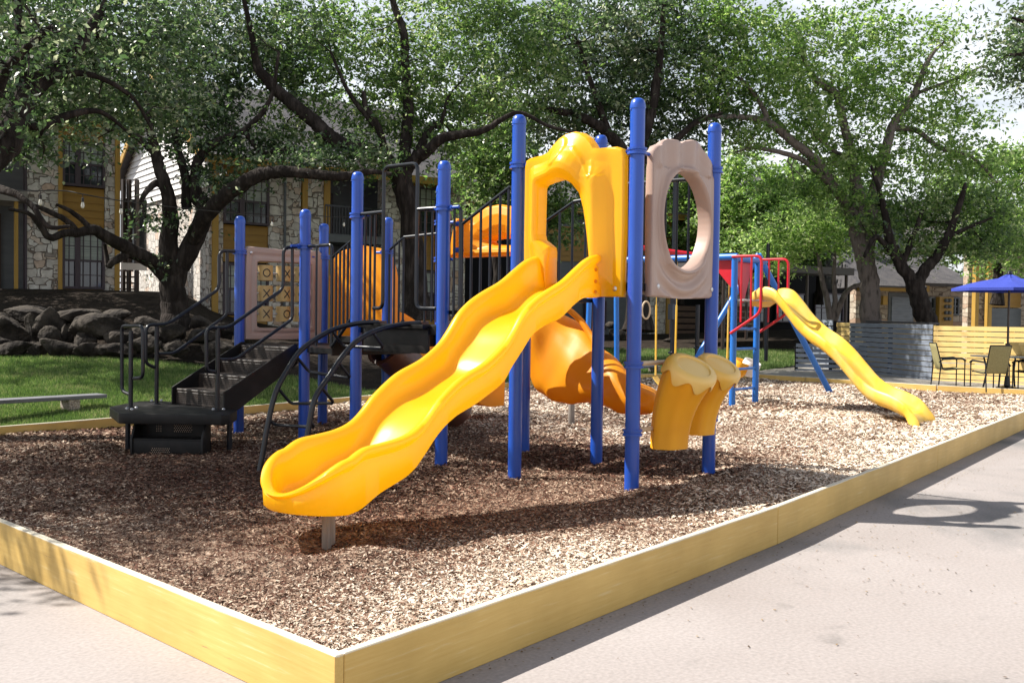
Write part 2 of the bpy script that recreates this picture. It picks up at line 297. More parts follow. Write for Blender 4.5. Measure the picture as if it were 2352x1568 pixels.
mx=nt.nodes.new('ShaderNodeMix');mx.data_type='RGBA';sx_=nt.nodes.new('ShaderNodeSeparateXYZ');nt.links.new(geo.outputs['Generated'],sx_.inputs[0]);mr_=nt.nodes.new('ShaderNodeMapRange');mr_.inputs['From Min'].default_value=.35;mr_.inputs['From Max'].default_value=.75;mr_.inputs['To Min'].default_value=1;mr_.inputs['To Max'].default_value=.15;nt.links.new(sx_.outputs[2],mr_.inputs[0])
ml_=nt.nodes.new('ShaderNodeMath');ml_.operation='MULTIPLY';nt.links.new(rp.outputs[0],ml_.inputs[0]);nt.links.new(mr_.outputs[0],ml_.inputs[1]);nt.links.new(ml_.outputs[0],mx.inputs[0]);nt.links.new(sky.outputs[0],mx.inputs[6]);mx.inputs[7].default_value=(11.5,11.9,12.6,1)
nt.links.new(mx.outputs[2],bg.inputs[0]);bg.inputs[1].default_value=.051
cam=bpy.data.cameras.new('camera');co=bpy.data.objects.new('camera',cam);COL.objects.link(co);SC.camera=co
cam.sensor_width=36;cam.lens=36*F/2352;cam.clip_end=2000;cam.clip_start=.05
mm=Matrix(((CR[0],CU[0],-cf[0],EYE[0]),(CR[1],CU[1],-cf[1],EYE[1]),(CR[2],CU[2],-cf[2],EYE[2]),(0,0,0,1)));co.matrix_world=mm
SC.view_settings.view_transform='Standard';SC.view_settings.look='None';SC.view_settings.exposure=1.05
# ------------------------------------------------------------------ ground
def grid_mesh(name,xs,ys,hf,keep,material,clip=None):
    X,Y=np.meshgrid(xs,ys,indexing='ij');Z=hf(X,Y);nx,ny=len(xs),len(ys)
    V=np.stack([X,Y,Z],-1).reshape(-1,3);i,j=np.meshgrid(np.arange(nx-1),np.arange(ny-1),indexing='ij')
    a=(i*ny+j).ravel();Fc=np.stack([a,a+ny,a+ny+1,a+1],-1)
    cx=(xs[:-1]+xs[1:])/2;cy=(ys[:-1]+ys[1:])/2;KX,KY=np.meshgrid(cx,cy,indexing='ij')
    k=keep(KX,KY).ravel();Fc=Fc[k]
    if clip is not None:
        P=np.array(clip);Q=np.roll(P,-1,0);out=~inpoly(V[:,0],V[:,1],clip)
        for i in np.where(out)[0]:
            p=V[i,:2];d=Q-P;t=np.clip(((p-P)*d).sum(1)/(d*d).sum(1),0,1);c=P+d*t[:,None];j=np.argmin(((c-p)**2).sum(1));V[i,:2]=c[j]
    used,inv=np.unique(Fc,return_inverse=True)
    me=bpy.data.meshes.new(name);me.from_pydata(V[used].tolist(),[],inv.reshape(-1,4).tolist());me.shade_smooth();me.materials.append(M[material]);return link(name,me)
def vnoise(x,y,s,seed=0):
    r=np.random.default_rng(seed).random((64,64));x=x*s+1000;y=y*s+1000
    xi=np.floor(x).astype(int);yi=np.floor(y).astype(int);fx=x-xi;fy=y-yi;fx=fx*fx*(3-2*fx);fy=fy*fy*(3-2*fy)
    g=lambda a,b:r[a%64,b%64]
    return (g(xi,yi)*(1-fx)+g(xi+1,yi)*fx)*(1-fy)+(g(xi,yi+1)*(1-fx)+g(xi+1,yi+1)*fx)*fy-.5
def mz(x,y):
    x=np.asarray(x,float);y=np.asarray(y,float)
    z=.165+.045*vnoise(x,y,.9,1)+.02*vnoise(x,y,2.7,2)
    z=z+.11*np.exp(-((x-4.15)**2+(y-4.55)**2)/.10)+.07*np.exp(-((x-3.75)**2+(y-5.0)**2)/.08)-.12*np.exp(-((x-4.25)**2+(y-5.0)**2)/.10)+.05*np.exp(-((x-7.6)**2+(y-4.1)**2)/.3)
    return z
BED=[(2.72,3.11),(7.03,3.14),(11.78,3.36),(17.2,3.62),(22.9,3.95),(22.72,6.5),(23.25,9.7),(23.5,11.3),(20.3,13.5),(15.83,13.1),(11.7,12.62),(9.06,12.40),(7.03,12.18),(3.22,12.1),(3.01,6.8)]
def inpoly(x,y,P):
    x=np.asarray(x);y=np.asarray(y);c=np.zeros(x.shape,bool);n=len(P)
    for i in range(n):
        (x1,y1),(x2,y2)=P[i],P[(i+1)%n]
        if y1==y2: continue
        t=((y1>y)!=(y2>y))&(x<(x2-x1)*(y-y1)/(y2-y1)+x1);c^=t
    return c
def bedshrink(x,y,e=.03): return inpoly(x-e,y-e,BED)&inpoly(x+e,y+e,BED)&inpoly(x-e,y+e,BED)&inpoly(x+e,y-e,BED)
def camdl(x,y): return x*math.cos(HD)+y*math.sin(HD), x*math.sin(HD)-y*math.cos(HD)
pv=MB();pv.add([(-60,-80,0),(160,-80,0),(160,160,0),(-60,160,0)],[(0,1,2,3)]);tag(pv.build('pavement','pave',smooth=0),kind='structure')
bedm=bpy.data.objects
o=grid_mesh('mulch_bed',np.arange(2.7,23.7,.1),np.arange(3.1,13.7,.1),mz,lambda x,y:inpoly(x-.05,y-.05,BED)|inpoly(x+.05,y+.05,BED)|inpoly(x-.05,y+.05,BED)|inpoly(x+.05,y-.05,BED),'earth',clip=BED);tag(o,kind='structure')
M['mulchbase']=mat('mulch_bed_base',(.10,.055,.038),.95,.1,noise=((14,14,14),(.36,.26,.19),.42,.66,8),bump=((30,30,30),1,.03));o.data.materials[0]=M['mulchbase']
# chips (one uncountable mass)
def chips():
    N=1500000;D=4.2*np.exp(RNG.random(N)*math.log(25/4.2));A=(RNG.random(N)-.5)*1.12+.02
    x=D*np.cos(HD)+D*A*np.sin(HD);y=D*np.sin(HD)-D*A*np.cos(HD)
    k=bedshrink(x,y);x,y,D=x[k],y[k],D[k]
    # thin out: pdf here ~1/D^2 (per area); want about constant screen cover with longer chips near
    n=min(len(x),330000);x,y,D=x[:n],y[:n],D[:n]
    # border line band extra
    sc=np.clip(D/7.5,.8,2.1)
    L=(.015+.040*RNG.random(n)**2.0)*sc*(.65+.7*(vnoise(x,y,.8,9)+.5));Wd=L*(.2+.25*RNG.random(n))
    yaw=RNG.random(n)*2*np.pi;pit=(RNG.random(n)-.5)*.9;rol=(RNG.random(n)-.5)*1.2
    u=np.stack([np.cos(yaw)*np.cos(pit),np.sin(yaw)*np.cos(pit),np.sin(pit)],-1)
    w=np.stack([-np.sin(yaw),np.cos(yaw),np.zeros(n)],-1);q=np.cross(u,w);v=w*np.cos(rol)[:,None]+q*np.sin(rol)[:,None]
    c=np.stack([x,y,mz(x,y)+.004+.014*RNG.random(n)*np.minimum(sc,1.6)],-1)
    u=u*L[:,None]/2;v=v*Wd[:,None]/2
    V=np.stack([c-u-v*.5,c+u*.2-v,c+u,c-u*.1+v],1).reshape(-1,3)
    V[:,2]=np.maximum(V[:,2],.10)
    return V
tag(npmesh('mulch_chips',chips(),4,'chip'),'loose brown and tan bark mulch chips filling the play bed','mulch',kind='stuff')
# raised timber edging
def board(a,b,label,grp='painted boards edging the mulch bed',th=.045,z0=.0,z1=.285):
    a=Vector((*a,0));b=Vector((*b,0));d=(b-a);L=d.length
    m=MB();m.box((L/2,0,(z0+z1)/2),(L-.006,th,z1-z0))
    o=m.build('edging_board','board',bevel=.004,seg=1);o.location=a;o.rotation_euler=(0,0,math.atan2(d.y,d.x));return tag(o,label,'board',grp)
def P2(i,t=0,j=None):
    a=BED[i];
    if j is None:return a
    b=BED[j];return (a[0]+(b[0]-a[0])*t,a[1]+(b[1]-a[1])*t)
board((2.745,3.11),(7.03,3.142),'long shaded yellow board running right from the nearest bed corner')
board((7.033,3.142),(11.78,3.36),'shaded yellow board along the right side, second from the near corner')
board((11.78,3.36),(17.2,3.62),'shaded yellow board on the right side, beside the far slide')
board((17.2,3.62),(22.9,3.95),'farthest shaded yellow board on the right side at the frame edge')
board((2.722,3.085),(3.0,6.75),'sunlit pale yellow board running left from the nearest bed corner')
board((3.0,6.75),(3.22,12.1),'yellow board on the left side, continuing out of the frame')
board((3.24,12.1),(7.03,12.18),'yellow board between the mulch and the lawn, beside the low bench')
board((7.05,12.18),(11.7,12.62),'yellow board between mulch and lawn, behind the black steps')
board((11.72,12.62),(15.83,13.1),'yellow board between mulch and lawn, seen behind the slide legs')
board((15.85,13.1),(20.3,13.5),'yellow board at the back of the bed, behind the drums')
board((20.3,13.48),(23.5,11.3),'yellow board behind the blue ladder by the concrete')
board((23.5,11.28),(23.25,9.7),'short yellow board under the far slide by the grey fence')
board((23.25,9.68),(22.72,6.5),'yellow board in front of the patio chairs')
board((22.72,6.48),(22.9,3.98),'yellow board in front of the umbrella table, at the right edge')
# lawn and bank
def sstep(x,a,b): t=np.clip((x-a)/(b-a),0,1);return t*t*(3-2*t)
def lh(x,y):
    x=np.asarray(x,float);y=np.asarray(y,float)
    d,l=camdl(x,y);q=l/np.maximum(d,1)
    d0=13.5+10*sstep(q,-.45,.05);s=.085-.045*sstep(q,-.3,.1)
    z=.07+s*np.clip(d-d0,0,40)+.03*vnoise(x,y,.5,4)
    left=1-sstep(q,-.14,.0)
    z=z+left*(.62*sstep(d,21.6,23.2)*(.35+.65*(1-sstep(q,-.34,-.22)))+ .42*sstep(d,22.5,26)*(1-sstep(q,-.36,-.28)))
    return np.minimum(z,2.2)
def lawnmask(x,y):
    d,l=camdl(x,y);q=l/np.maximum(d,1)
    outside=~inpoly(x,y,BED)&(y>11)&(x>-6)
    return outside&(q<.285)&(x<60)&((y>12.05)|(x<3.2))
def grassy(x,y):
    d,l=camdl(x,y);q=l/np.maximum(d,1)
    return d<20.5+14*sstep(q,-.12,.06)+1*vnoise(x,y,.6,3)
xs=np.arange(-6,60,.3);ys=np.arange(11.2,60,.3)
o=grid_mesh('lawn',xs,ys,lh,lambda x,y:lawnmask(x,y)&grassy(x,y)&(y>12.6),'blade');tag(o,kind='structure')
M['turf']=mat('turf_base',(.045,.065,.02),.95,.1,noise=((3,3,3),(.11,.12,.05),.45,.7,8),bump=((40,40,40),1,.03));o.data.materials[0]=M['turf']
o=grid_mesh('lawn_edge_strip',np.arange(2.9,22,.3),np.arange(12.0,13.5,.1),lambda x,y:lh(x,y)+.003,lambda x,y:(~inpoly(x,y-.1,BED))&~inpoly(x,y,BED)&(y>12.2)&(x<19),'turf');tag(o,kind='structure')
o=grid_mesh('bank_soil',xs,ys,lh,lambda x,y:lawnmask(x,y)&~grassy(x,y),'earth');tag(o,kind='structure')
def blades():
    N=900000;D=12.5*np.exp(RNG.random(N)*math.log(36/12.5));A=-.56+RNG.random(N)*.86
    x=D*np.cos(HD)+D*A*np.sin(HD);y=D*np.sin(HD)-D*A*np.cos(HD)
    k=lawnmask(x,y)&grassy(x,y);x,y,D=x[k],y[k],D[k];n=min(len(x),330000);x,y,D=x[:n],y[:n],D[:n]
    s=np.clip(D/16,.8,2.2);h=(.03+.04*RNG.random(n))*s;w=.006*s;a=RNG.random(n)*6.283;z=lh(x,y)
    tx=(RNG.random(n)-.5)*.05*s;ty=(RNG.random(n)-.5)*.05*s
    p=np.stack([x,y,z-.005],-1);dv=np.stack([np.cos(a)*w,np.sin(a)*w,np.zeros(n)],-1);t=np.stack([x+tx,y+ty,z+h],-1)
    return np.stack([p-dv,p+dv,t],1).reshape(-1,3)
tag(npmesh('grass',blades(),3,'blade'),'mown green grass of the lawn beyond the play bed','grass',kind='stuff')
pt=MB();pt.prism([(22.95,-30),(90,-30),(90,26),(31.5,20.5),(27,13.5),(20.4,13.75),(23.55,11.35),(23.32,9.68),(22.79,6.5),(22.97,3.95)],.01,.2);tag(pt.build('patio','concrete',smooth=0),kind='structure')
def litter():
    n=800;x=[];y=[]
    a=RNG.random(n)
    X=np.where(a<.45,8.5+RNG.normal(0,1.9,n),3+RNG.random(n)*12);Y=3.07-np.abs(RNG.normal(0,1,n))*np.where(a<.45,.75,np.where(a<.72,.07,2.4))
    s=.005+.009*RNG.random(n);yaw=RNG.random(n)*6.283
    u=np.stack([np.cos(yaw),np.sin(yaw),.25*(RNG.random(n)-.5)],-1)*s[:,None];v=np.stack([-np.sin(yaw),np.cos(yaw),.3*(RNG.random(n)-.5)],-1)*s[:,None]*.5
    c=np.stack([X,Y,np.full(n,.007)],-1)
    return np.stack([c-u,c+v,c+u,c-v],1).reshape(-1,3)
tag(npmesh('leaf_litter',litter(),4,'litter'),'scattered dry leaves and bark crumbs on the concrete','leaf litter',kind='stuff')
# a few fallen twigs in the mulch
tw=MB()
for a,b in (((1500,1128),(1640,1112)),((1530,1122),(1575,1135)),((1600,1140),(1650,1125))):
    p=onZ(*a,.2);q=onZ(*b,.2);mid=(p+q)/2+Vector((0,.05,.02));tw.tube([p,mid,q],[.008,.007,.004],5)
tag(tw.build('fallen_twigs','bark'),'dry fallen twigs on the mulch beside the nearest blue post','twigs')
# ------------------------------------------------------------------ climbing structure
PS=thing('play_structure',(7.9,7.2,.15),'big playground climber with blue posts, yellow wave slide and black steps','climbing frame')
POSTS=dict(P1=(7.33,4.59,3.54),P2=(7.30,5.86,3.54),P3=(8.68,4.57,3.54),P4=(8.60,5.82,3.54),P5=(8.60,6.78,3.2),P6=(7.32,6.82,3.2),P7=(7.36,8.13,3.2),P12=(8.63,8.08,3.2),P8=(8.70,9.05,2.87),P9=(7.51,9.18,2.87),P10=(7.59,10.54,2.87),P11=(8.84,10.42,2.87))
PR=.0635
for k,(x,y,h) in POSTS.items():
    m=MB();m.lathe([(PR,.0),(PR,h-.085)],(x,y,0),28)
    o=m.build('post','blue',PS)
    c=MB();c.lathe([(PR+.004,h-.09),(PR+.004,h-.07),(PR,h-.045),(PR*.86,h-.018),(PR*.55,h-.003),(.012,h+.002)],(x,y,0),28)
    a=2.6
    c.lathe([(.007,0),(.007,.006),(.004,.009)],(x+math.cos(a)*PR,y+math.sin(a)*PR,h-.1),8,Matrix.Rotation(a,4,'Z')@Matrix.Rotation(R(90),4,'Y'))
    c.build('post_cap','blue',o)
def clamp(key,z,dirs,r=.012):
    x,y,h=POSTS[key];m=MB()
    m.lathe([(PR+.001,-.026),(PR+.022,-.028),(PR+.022,-.010),(PR+.013,-.006),(PR+.013,.006),(PR+.022,.010),(PR+.022,.028),(PR+.001,.026)],(x,y,z),28)
    for dx,dy in dirs:
        d=Vector((dx,dy,0)).normalized();p=Vector((x,y,z))+d*(PR+.01);m.beam(p,p+d*.05,.03,.036);m.tube([p+d*.04,p+d*.13],.017,10)
        m.tube([p+d*.035+Vector((-d.y,d.x,0))*.024,p+d*.035-Vector((-d.y,d.x,0))*.024],.010,8)
    return m.build('clamp','blue',PS)
A,B_,Cc,Dd=(0,-1),(0,1),(1,0),(-1,0)
clamp('P1',3.09,[B_,Cc]);clamp('P2',3.07,[A]);clamp('P3',3.09,[Dd]);clamp('P4',3.05,[A]);clamp('P6',2.735,[A,B_]);clamp('P7',2.73,[A]);clamp('P9',2.44,[Dd,A]);clamp('P10',2.42,[Dd,Cc]);clamp('P8',2.44,[B_]);clamp('P12',2.75,[A]);clamp('P12',2.32,[A]);clamp('P5',2.75,[B_]);clamp('P11',2.42,[Dd])
z1=onY(1450,838,4.59).z;z2=onY(1450,993,4.59).z
clamp('P1',z1,[]);clamp('P1',z2,[]);clamp('P3',z2+.03,[]);clamp('P3',z1,[])
# decks
def deck(keys,z,th=.09):
    pts=[Vector((*POSTS[k][:2],0)) for k in keys];c=sum(pts,Vector())/4;m=MB()
    poly=[]
    for p in pts:
        q=p+(c-p).normalized()*.02;poly.append((q.x,q.y))
    m.prism(poly,z-th,z);return m.build('deck','black',PS,bevel=.008)
deck(['P1','P3','P4','P2'],1.975,.07);deck(['P6','P5','P12','P7'],1.56);deck(['P9','P8','P11','P10'],1.28)
m=MB();m.prism([(7.36,5.9),(8.57,5.87),(8.57,6.35),(7.36,6.38)],1.82,1.86);m.prism([(7.36,6.4),(8.57,6.36),(8.57,6.77),(7.36,6.8)],1.68,1.72)
m.build('stair_tread','black',PS)
m=MB();m.prism([(7.40,8.17),(8.62,8.12),(8.64,8.6),(7.43,8.64)],1.36,1.42);m.prism([(7.43,8.62),(8.64,8.58),(8.69,9.02),(7.5,9.12)],1.22,1.28);m.prism([(7.43,8.60),(8.64,8.56),(8.64,8.58),(7.43,8.62)],1.2,1.42);m.prism([(7.40,8.16),(8.62,8.11),(8.62,8.13),(7.40,8.18)],1.3,1.56)
m.build('stair_tread','black',PS)
# main slide
sec=[(7.30,2.23,1.86),(7.16,2.21,1.84),(7.02,2.165,1.83),(6.86,2.075,1.765),(6.68,1.97,1.665),(6.45,1.875,1.585),(6.28,1.79,1.505),(6.15,1.69,1.385),(6.03,1.55,1.265),(5.92,1.445,1.14),(5.72,1.325,1.05),(5.48,1.235,.965),(5.35,1.165,.90),(5.20,1.06,.80),(5.08,.95,.69),(4.96,.872,.585),(4.82,.832,.52),(4.65,.812,.46),(4.50,.795,.395),(4.38,.74,.37),(4.28,.68,.36),(4.20,.60,.36)]
S=np.array(smooth_path(sec,5))
YC=5.225
def slide_section(x,zr,zb,hw=.335,lip=1.,fl=.045):
    bed=zb+.055;r=[]
    pr=[(-hw+.012,zb),(-hw-.012,zb+.02),(-hw-.02,zr-.12*lip),(-hw-.004,zr-.085*lip),(-hw-.034,zr-.05*lip),(-hw-.03,zr-.018),(-hw-.006,zr),(-hw+.025,zr-.004),(-hw+.045,zr-.03*lip),(-hw+.058,zr-.09*lip),(-hw+.07,bed+.09),(-hw+.10,bed+.035),(-hw+.16,bed+.006),(-.06,bed-.002)]
    pr=[(a,max(b,zb)) for a,b in pr]
    pts=pr+[(0,bed-.003)]+[(-a,b) for a,b in reversed(pr)]
    return [(x,YC+a,b) for a,b in pts]
rings=[]
S=S[S[:,0]>4.37]
for x,zr,zb in S:
    sw=.010*math.sin(x*11);rings.append(slide_section(x,zr,zb+sw*.6))
# rounded toe: the same section turned about an upright axis, its rim sinking towards the front
base=slide_section(4.36,.735,.366);bedz=.366+.05
for k in range(1,15):
    ph=k/14*math.pi/2;kk=1-.70*math.sin(ph)**1.6;ring=[]
    for x,y,z in base:
        b=y-YC;ring.append((4.36-abs(b)/.335*.30*math.sin(ph),YC+b*math.cos(ph),bedz+(z-bedz)*kk if z>bedz else z+.02*math.sin(ph)))
    rings.append(ring)
m=MB();m.loft(rings);sl=m.build('slide','yellow',PS,smooth=50)
for zz in (2.08,1.98,1.89):
    m=MB();m.lathe([(.016,0),(.016,.012),(.008,.016)],(7.14,4.872,zz),10,Matrix.Rotation(R(90),4,'X'));m.build('bolt','orange',sl)
m=MB();m.box((4.44,5.16,.2),(.10,.05,.40),R(20));o=m.build('slide_support','post',PS,bevel=.004)
# moulded panels: loft between an outer and an inner outline
def cast(poly,c,a):
    d=(math.cos(a),math.sin(a));best=0
    n=len(poly)
    for i in range(n):
        (x1,y1),(x2,y2)=poly[i],poly[(i+1)%n];ex,ey=x2-x1,y2-y1;den=d[0]*ey-d[1]*ex
        if abs(den)<1e-9: continue
        t=((x1-c[0])*ey-(y1-c[1])*ex)/den;s=((x1-c[0])*d[1]-(y1-c[1])*d[0])/den
        if t>0 and -1e-6<=s<=1+1e-6: best=max(best,t)
    return (c[0]+d[0]*best,c[1]+d[1]*best)
def moulded(outer,inner,c,prof,mapf,N=120,extra=None):
    ang=sorted([2*math.pi*i/N for i in range(N)]+[math.atan2(p[1]-c[1],p[0]-c[0])%(2*math.pi) for p in outer if True])
    dp=[]
    for (t0,h0),(t1,h1) in zip(prof[:-1],prof[1:]):
        k=max(1,int(abs(t1-t0)/.02)) if h0>.04 and h1>.04 else 1
        dp+=[(t0+(t1-t0)*i/k,h0+(h1-h0)*i/k) for i in range(k)]
    prof=dp+[prof[-1]]
    rings=[]
    O=[cast(outer,c,a) for a in ang];I=[cast(inner,c,a) for a in ang]
    for t,h in prof:
        ring=[]
        for o_,i_,a in zip(O,I,ang):
            u=o_[0]+(i_[0]-o_[0])*t;v=o_[1]+(i_[1]-o_[1])*t;hh=h
            if extra and 0<t<1: hh=h+extra(u,v,t,a)
            ring.append(mapf(u,v,hh))
        rings.append(ring)
    m=MB();n=len(ang);k=len(rings);m.add([p for r in rings for p in r],[(i*n+j,i*n+(j+1)%n,((i+1)%k)*n+(j+1)%n,((i+1)%k)*n+j) for i in range(k) for j in range(n)])
    return m
# hood over the slide: (y,z) in the plane between the two front posts, bulging towards the slide
ho=[(4.685,1.85),(4.675,2.4),(4.68,3.06),(4.70,3.115),(4.76,3.14),(4.97,3.145),(5.0,3.19),(5.05,3.25),(5.12,3.295),(5.2,3.315),(5.28,3.305),(5.35,3.27),(5.42,3.21),(5.48,3.155),(5.55,3.14),(5.70,3.125),(5.745,3.105),(5.76,3.05),(5.76,2.3),(5.755,1.85)]
hi=[(4.94,1.87),(4.98,2.15),(5.03,2.40),(5.075,2.62),(5.12,2.76),(5.18,2.84),(5.26,2.885),(5.36,2.905),(5.46,2.89),(5.54,2.87),(5.565,2.84),(5.57,2.42),(5.555,2.37),(5.45,2.30),(5.44,2.26),(5.44,1.95),(5.44,1.87)]
SEAM=[(5.16,3.16),(5.08,3.06),(5.03,2.96),(5.0,2.90),(4.985,2.885),(4.97,2.90),(4.965,2.95),(4.98,3.03)]
def hood_extra(u,v,t,a):
    # dome above the opening and the flared right cheek
    dome=.11*math.exp(-(((u-5.22)/.24)**2+((v-3.06)/.2)**2))
    cheek=.035*math.exp(-(((u-4.93)/.07)**2))*(1 if v<2.9 else .5)
    du,dv=u-5.335,v-3.14;al=du*(-.42)+dv*.907;ac=du*.907+dv*.42
    e=math.sqrt((al/.135)**2+(ac/.075)**2);badge=.016/(1+math.exp((e-1)*28))
    # raised seam curling down the right of the brow
    g=9
    for p,q in zip(SEAM[:-1],SEAM[1:]):
        dx,dy=q[0]-p[0],q[1]-p[1];t_=max(0,min(1,((u-p[0])*dx+(v-p[1])*dy)/(dx*dx+dy*dy)));g=min(g,math.hypot(u-p[0]-dx*t_,v-p[1]-dy*t_))
    return dome+cheek+badge+.010*math.exp(-(g/.012)**2)
mapH=lambda u,v,h:(7.335-h,u,v)
m=moulded(ho,hi,(5.3,2.5),[(0,0),(0,.055),(.03,.07),(.14,.072),(.3,.07),(.42,.085),(.54,.115),(.66,.14),(.78,.15),(.88,.142),(.96,.12),(1,.10),(1,-.02),(.9,-.03),(.1,-.02)],mapH,N=260,extra=hood_extra)
hood=m.build('slide_hood','yellow',PS,smooth=60)
for (yy,zz) in ((4.75,1.92),):
    m=MB();m.lathe([(.022,0),(.022,.006),(.012,.012),(.01,.013)],(7.265,yy,zz),14,Matrix.Rotation(R(-90),4,'Y'));m.build('bolt','steel',hood)
# round window panel
po=[(7.52,1.86),(7.52,3.12),(7.56,3.165),(7.66,3.20),(7.72,3.235),(7.80,3.262),(7.90,3.27),(7.99,3.258),(8.03,3.255),(8.10,3.285),(8.20,3.312),(8.30,3.315),(8.38,3.285),(8.44,3.235),(8.50,3.18),(8.58,3.155),(8.63,3.13),(8.64,3.08),(8.64,1.88),(8.60,1.865),(8.1,1.85)]
pi_=[(8.07+.43*math.cos(a*math.pi/24),2.56+.44*math.sin(a*math.pi/24)) for a in range(48)]
def pan_extra(u,v,t,a):
    e=0
    if v<2.3: 
        r=math.hypot(u-8.07,v-2.56);e=.020*math.cos((r-.50)/.135*2*math.pi)*min(1,(2.3-v)/.15)*math.exp(-((u-8.07)/.42)**4)
    if v>3.0: e+=.018*math.cos((u-7.9)/.3*2*math.pi)
    return e
m=moulded(po,pi_,(8.07,2.56),[(0,0),(0,.05),(.03,.065),(.12,.07),(.25,.07),(.36,.068),(.48,.07),(.6,.07),(.72,.068),(.80,.075),(.86,.105),(.92,.115),(.97,.105),(1,.08),(1,-.03),(.9,-.035),(.1,-.02)],lambda u,v,h:(u,4.575-h+.03,v),N=140,extra=pan_extra)
pan=m.build('window_panel','tan',PS,smooth=60)
for (xx,zz) in ((7.62,1.95),(8.61,1.95)):
    m=MB();m.lathe([(.022,0),(.022,.006),(.012,.012)],(xx,4.535,zz),14,Matrix.Rotation(R(90),4,'X'));m.build('bolt','steel',pan)
# barrier with upright bars on the hidden sides of the top deck
def barrier(a,b,zb,zt,n,r=.0125,name='barrier'):
    a=Vector((*a,0));b=Vector((*b,0));m=MB();up=Vector((0,0,1))
    m.tube([a+up*zt,b+up*zt],.019);m.tube([a+up*zb,b+up*zb],.019)
    for i in range(n):
        p=a.lerp(b,(i+.5)/n);m.tube([p+up*zb,p+up*zt],r,8)
    return m.build(name,'rail',PS)
barrier((8.60,5.76),(8.66,4.63),1.92,3.02,9)
barrier((8.60,6.72),(8.6,5.88),1.8,2.85,0)if False else None
def stair_rail(p0,z0,p1,z1,zbase0,zbase1,n,stub=None):
    m=MB();p0=Vector(p0);p1=Vector(p1)
    pts=[Vector((p0.x,p0.y,z0)),Vector((p1.x,p1.y,z1))]
    if stub: pts=[*stub]+pts[1:] 
    m.tube(fillet(pts,.05),.016)
    d=p1-p0
    m.tube([Vector((p0.x,p0.y,zbase0)),Vector((p1.x,p1.y,zbase1))],.019)
    for i in range(n):
        t=i/(n-1) if n>1 else .5
        t=min(max(t,.0),.97);p=p0+d*t;m.tube([Vector((p.x,p.y,zbase0+(zbase1-zbase0)*t)),Vector((p.x,p.y,z0+(z1-z0)*t))],.0135,8)
    return m.build('stair_railing','rail',PS)
# D2 -> D3 near side
a=onX(1062,514,7.34);b=onX(1172,429,7.34)
stair_rail((7.34,a.y,0),a.z,(7.34,b.y,0),b.z,1.60,1.95,6)
m=MB();q=onX(1040,484,7.34);m.tube(fillet([(7.33,6.75,2.735),(7.34,a.y+.02,2.735),(7.34,a.y+.02,1.62)],.06),.019);m.tube([(7.335,(6.75+a.y)/2+.02,2.735),(7.335,(6.75+a.y)/2+.02,1.6)],.0125,8);m.build('stair_railing','rail',PS)
stair_rail((8.6,6.70,0),2.60,(8.6,6.15,0),2.88,1.64,1.9,4)
m=MB();m.tube([(8.6,6.15,2.88),(8.6,5.9,2.9)],.019);m.tube([(8.6,6.0,1.9),(8.6,6.0,2.89)],.0115);m.tube([(8.6,6.15,1.9),(8.6,5.88,1.92)],.019);m.build('stair_railing','rail',PS)
# D1 -> D2
a=onX(762,590,7.42);b=onX(806,552,7.38)
stair_rail((7.43,a.y,0),a.z,(7.38,b.y-.02,0),b.z,1.3,1.62,6)
m=MB();m.tube(fillet([(7.5,9.12,2.44),(7.44,a.y+.02,2.44),(7.44,a.y+.02,1.3)],.06),.019);m.tube([(7.46,(9.12+a.y)/2+.05,2.44),(7.46,(9.12+a.y)/2+.05,1.3)],.0125,8);m.build('stair_railing','rail',PS)
a=onX(884,583,8.68);b=onX(930,545,8.66);stair_rail((8.68,a.y,0),a.z,(8.65,b.y,0),b.z,1.3,1.6,5)
m=MB();m.tube([(8.65,b.y,b.z),(8.64,8.12,b.z+.02)],.019);m.build('stair_railing','rail',PS)
# gate arch on the middle deck above the curved climber
yl=onX(880,600,7.3).y;yr=onX(957,600,7.3).y;zt=onX(918,380,7.3).z
m=MB();zb=onX(920,708,7.3).z
m.tube(fillet([(7.33,yl+.17,zb),(7.3,yl,zb),(7.3,yl,zt),(7.3,yr,zt),(7.3,yr,zb),(7.33,yr-.25,zb)],.08,7),.020,10)
zr_=onX(850,490,7.34).z;m.tube([(7.35,8.08,zr_),(7.3,yl,zr_)],.019);zr2=onX(980,480,7.32).z;m.tube([(7.32,6.87,zr2),(7.3,yr,zr2)],.019)
for y in (7.98,7.90,7.83): m.tube([(7.34,y,1.6),(7.34,y,zr_)],.0135,8)
for t in (.3,.62,.85): y=yr+(6.87-yr)*t;m.tube([(7.33,y,1.6),(7.33,y,zr2)],.0125,8)
m.build('gate_arch','rail',PS)
barrier((8.62,7.98),(8.6,7.9),1.62,2.7,2)
# curved climber ladder
cl=MB()
def cpath(Y,pts): return [onY((600+px/2.24)*.98,(580+py/2.24)*.98,Y) for px,py in pts]
left=cpath(7.75,[(640,392),(540,397),(420,425),(330,470),(230,545),(160,650),(100,770),(60,940),(35,1080)])
right=cpath(7.2,[(860,395),(760,405),(640,432),(530,490),(450,575),(380,680),(310,790),(275,950),(255,1080)])
L1=smooth_path([tuple(p) for p in left],4);R1=smooth_path([tuple(p) for p in right],4)
L1.append((L1[-1][0]-.05,L1[-1][1],.12));R1.append((R1[-1][0]-.05,R1[-1][1],.12))
lad=MB();lad.tube(L1,.026,12).tube(R1,.026,12);lad=lad.build('curved_climber','rail',PS)
def near(P,z): return Vector(min(P,key=lambda p:abs(p[2]-z)))
for z in (1.50,1.24,.98,.66):
    a=near(L1,z);b=near(R1,z);off=Vector((.16,0,-.16)) if z>.8 else Vector((.06,0,-.06))
    r=MB();r.tube(fillet([a,a+off,b+off,b],.05),.015,10);r.build('rung','rail',lad)
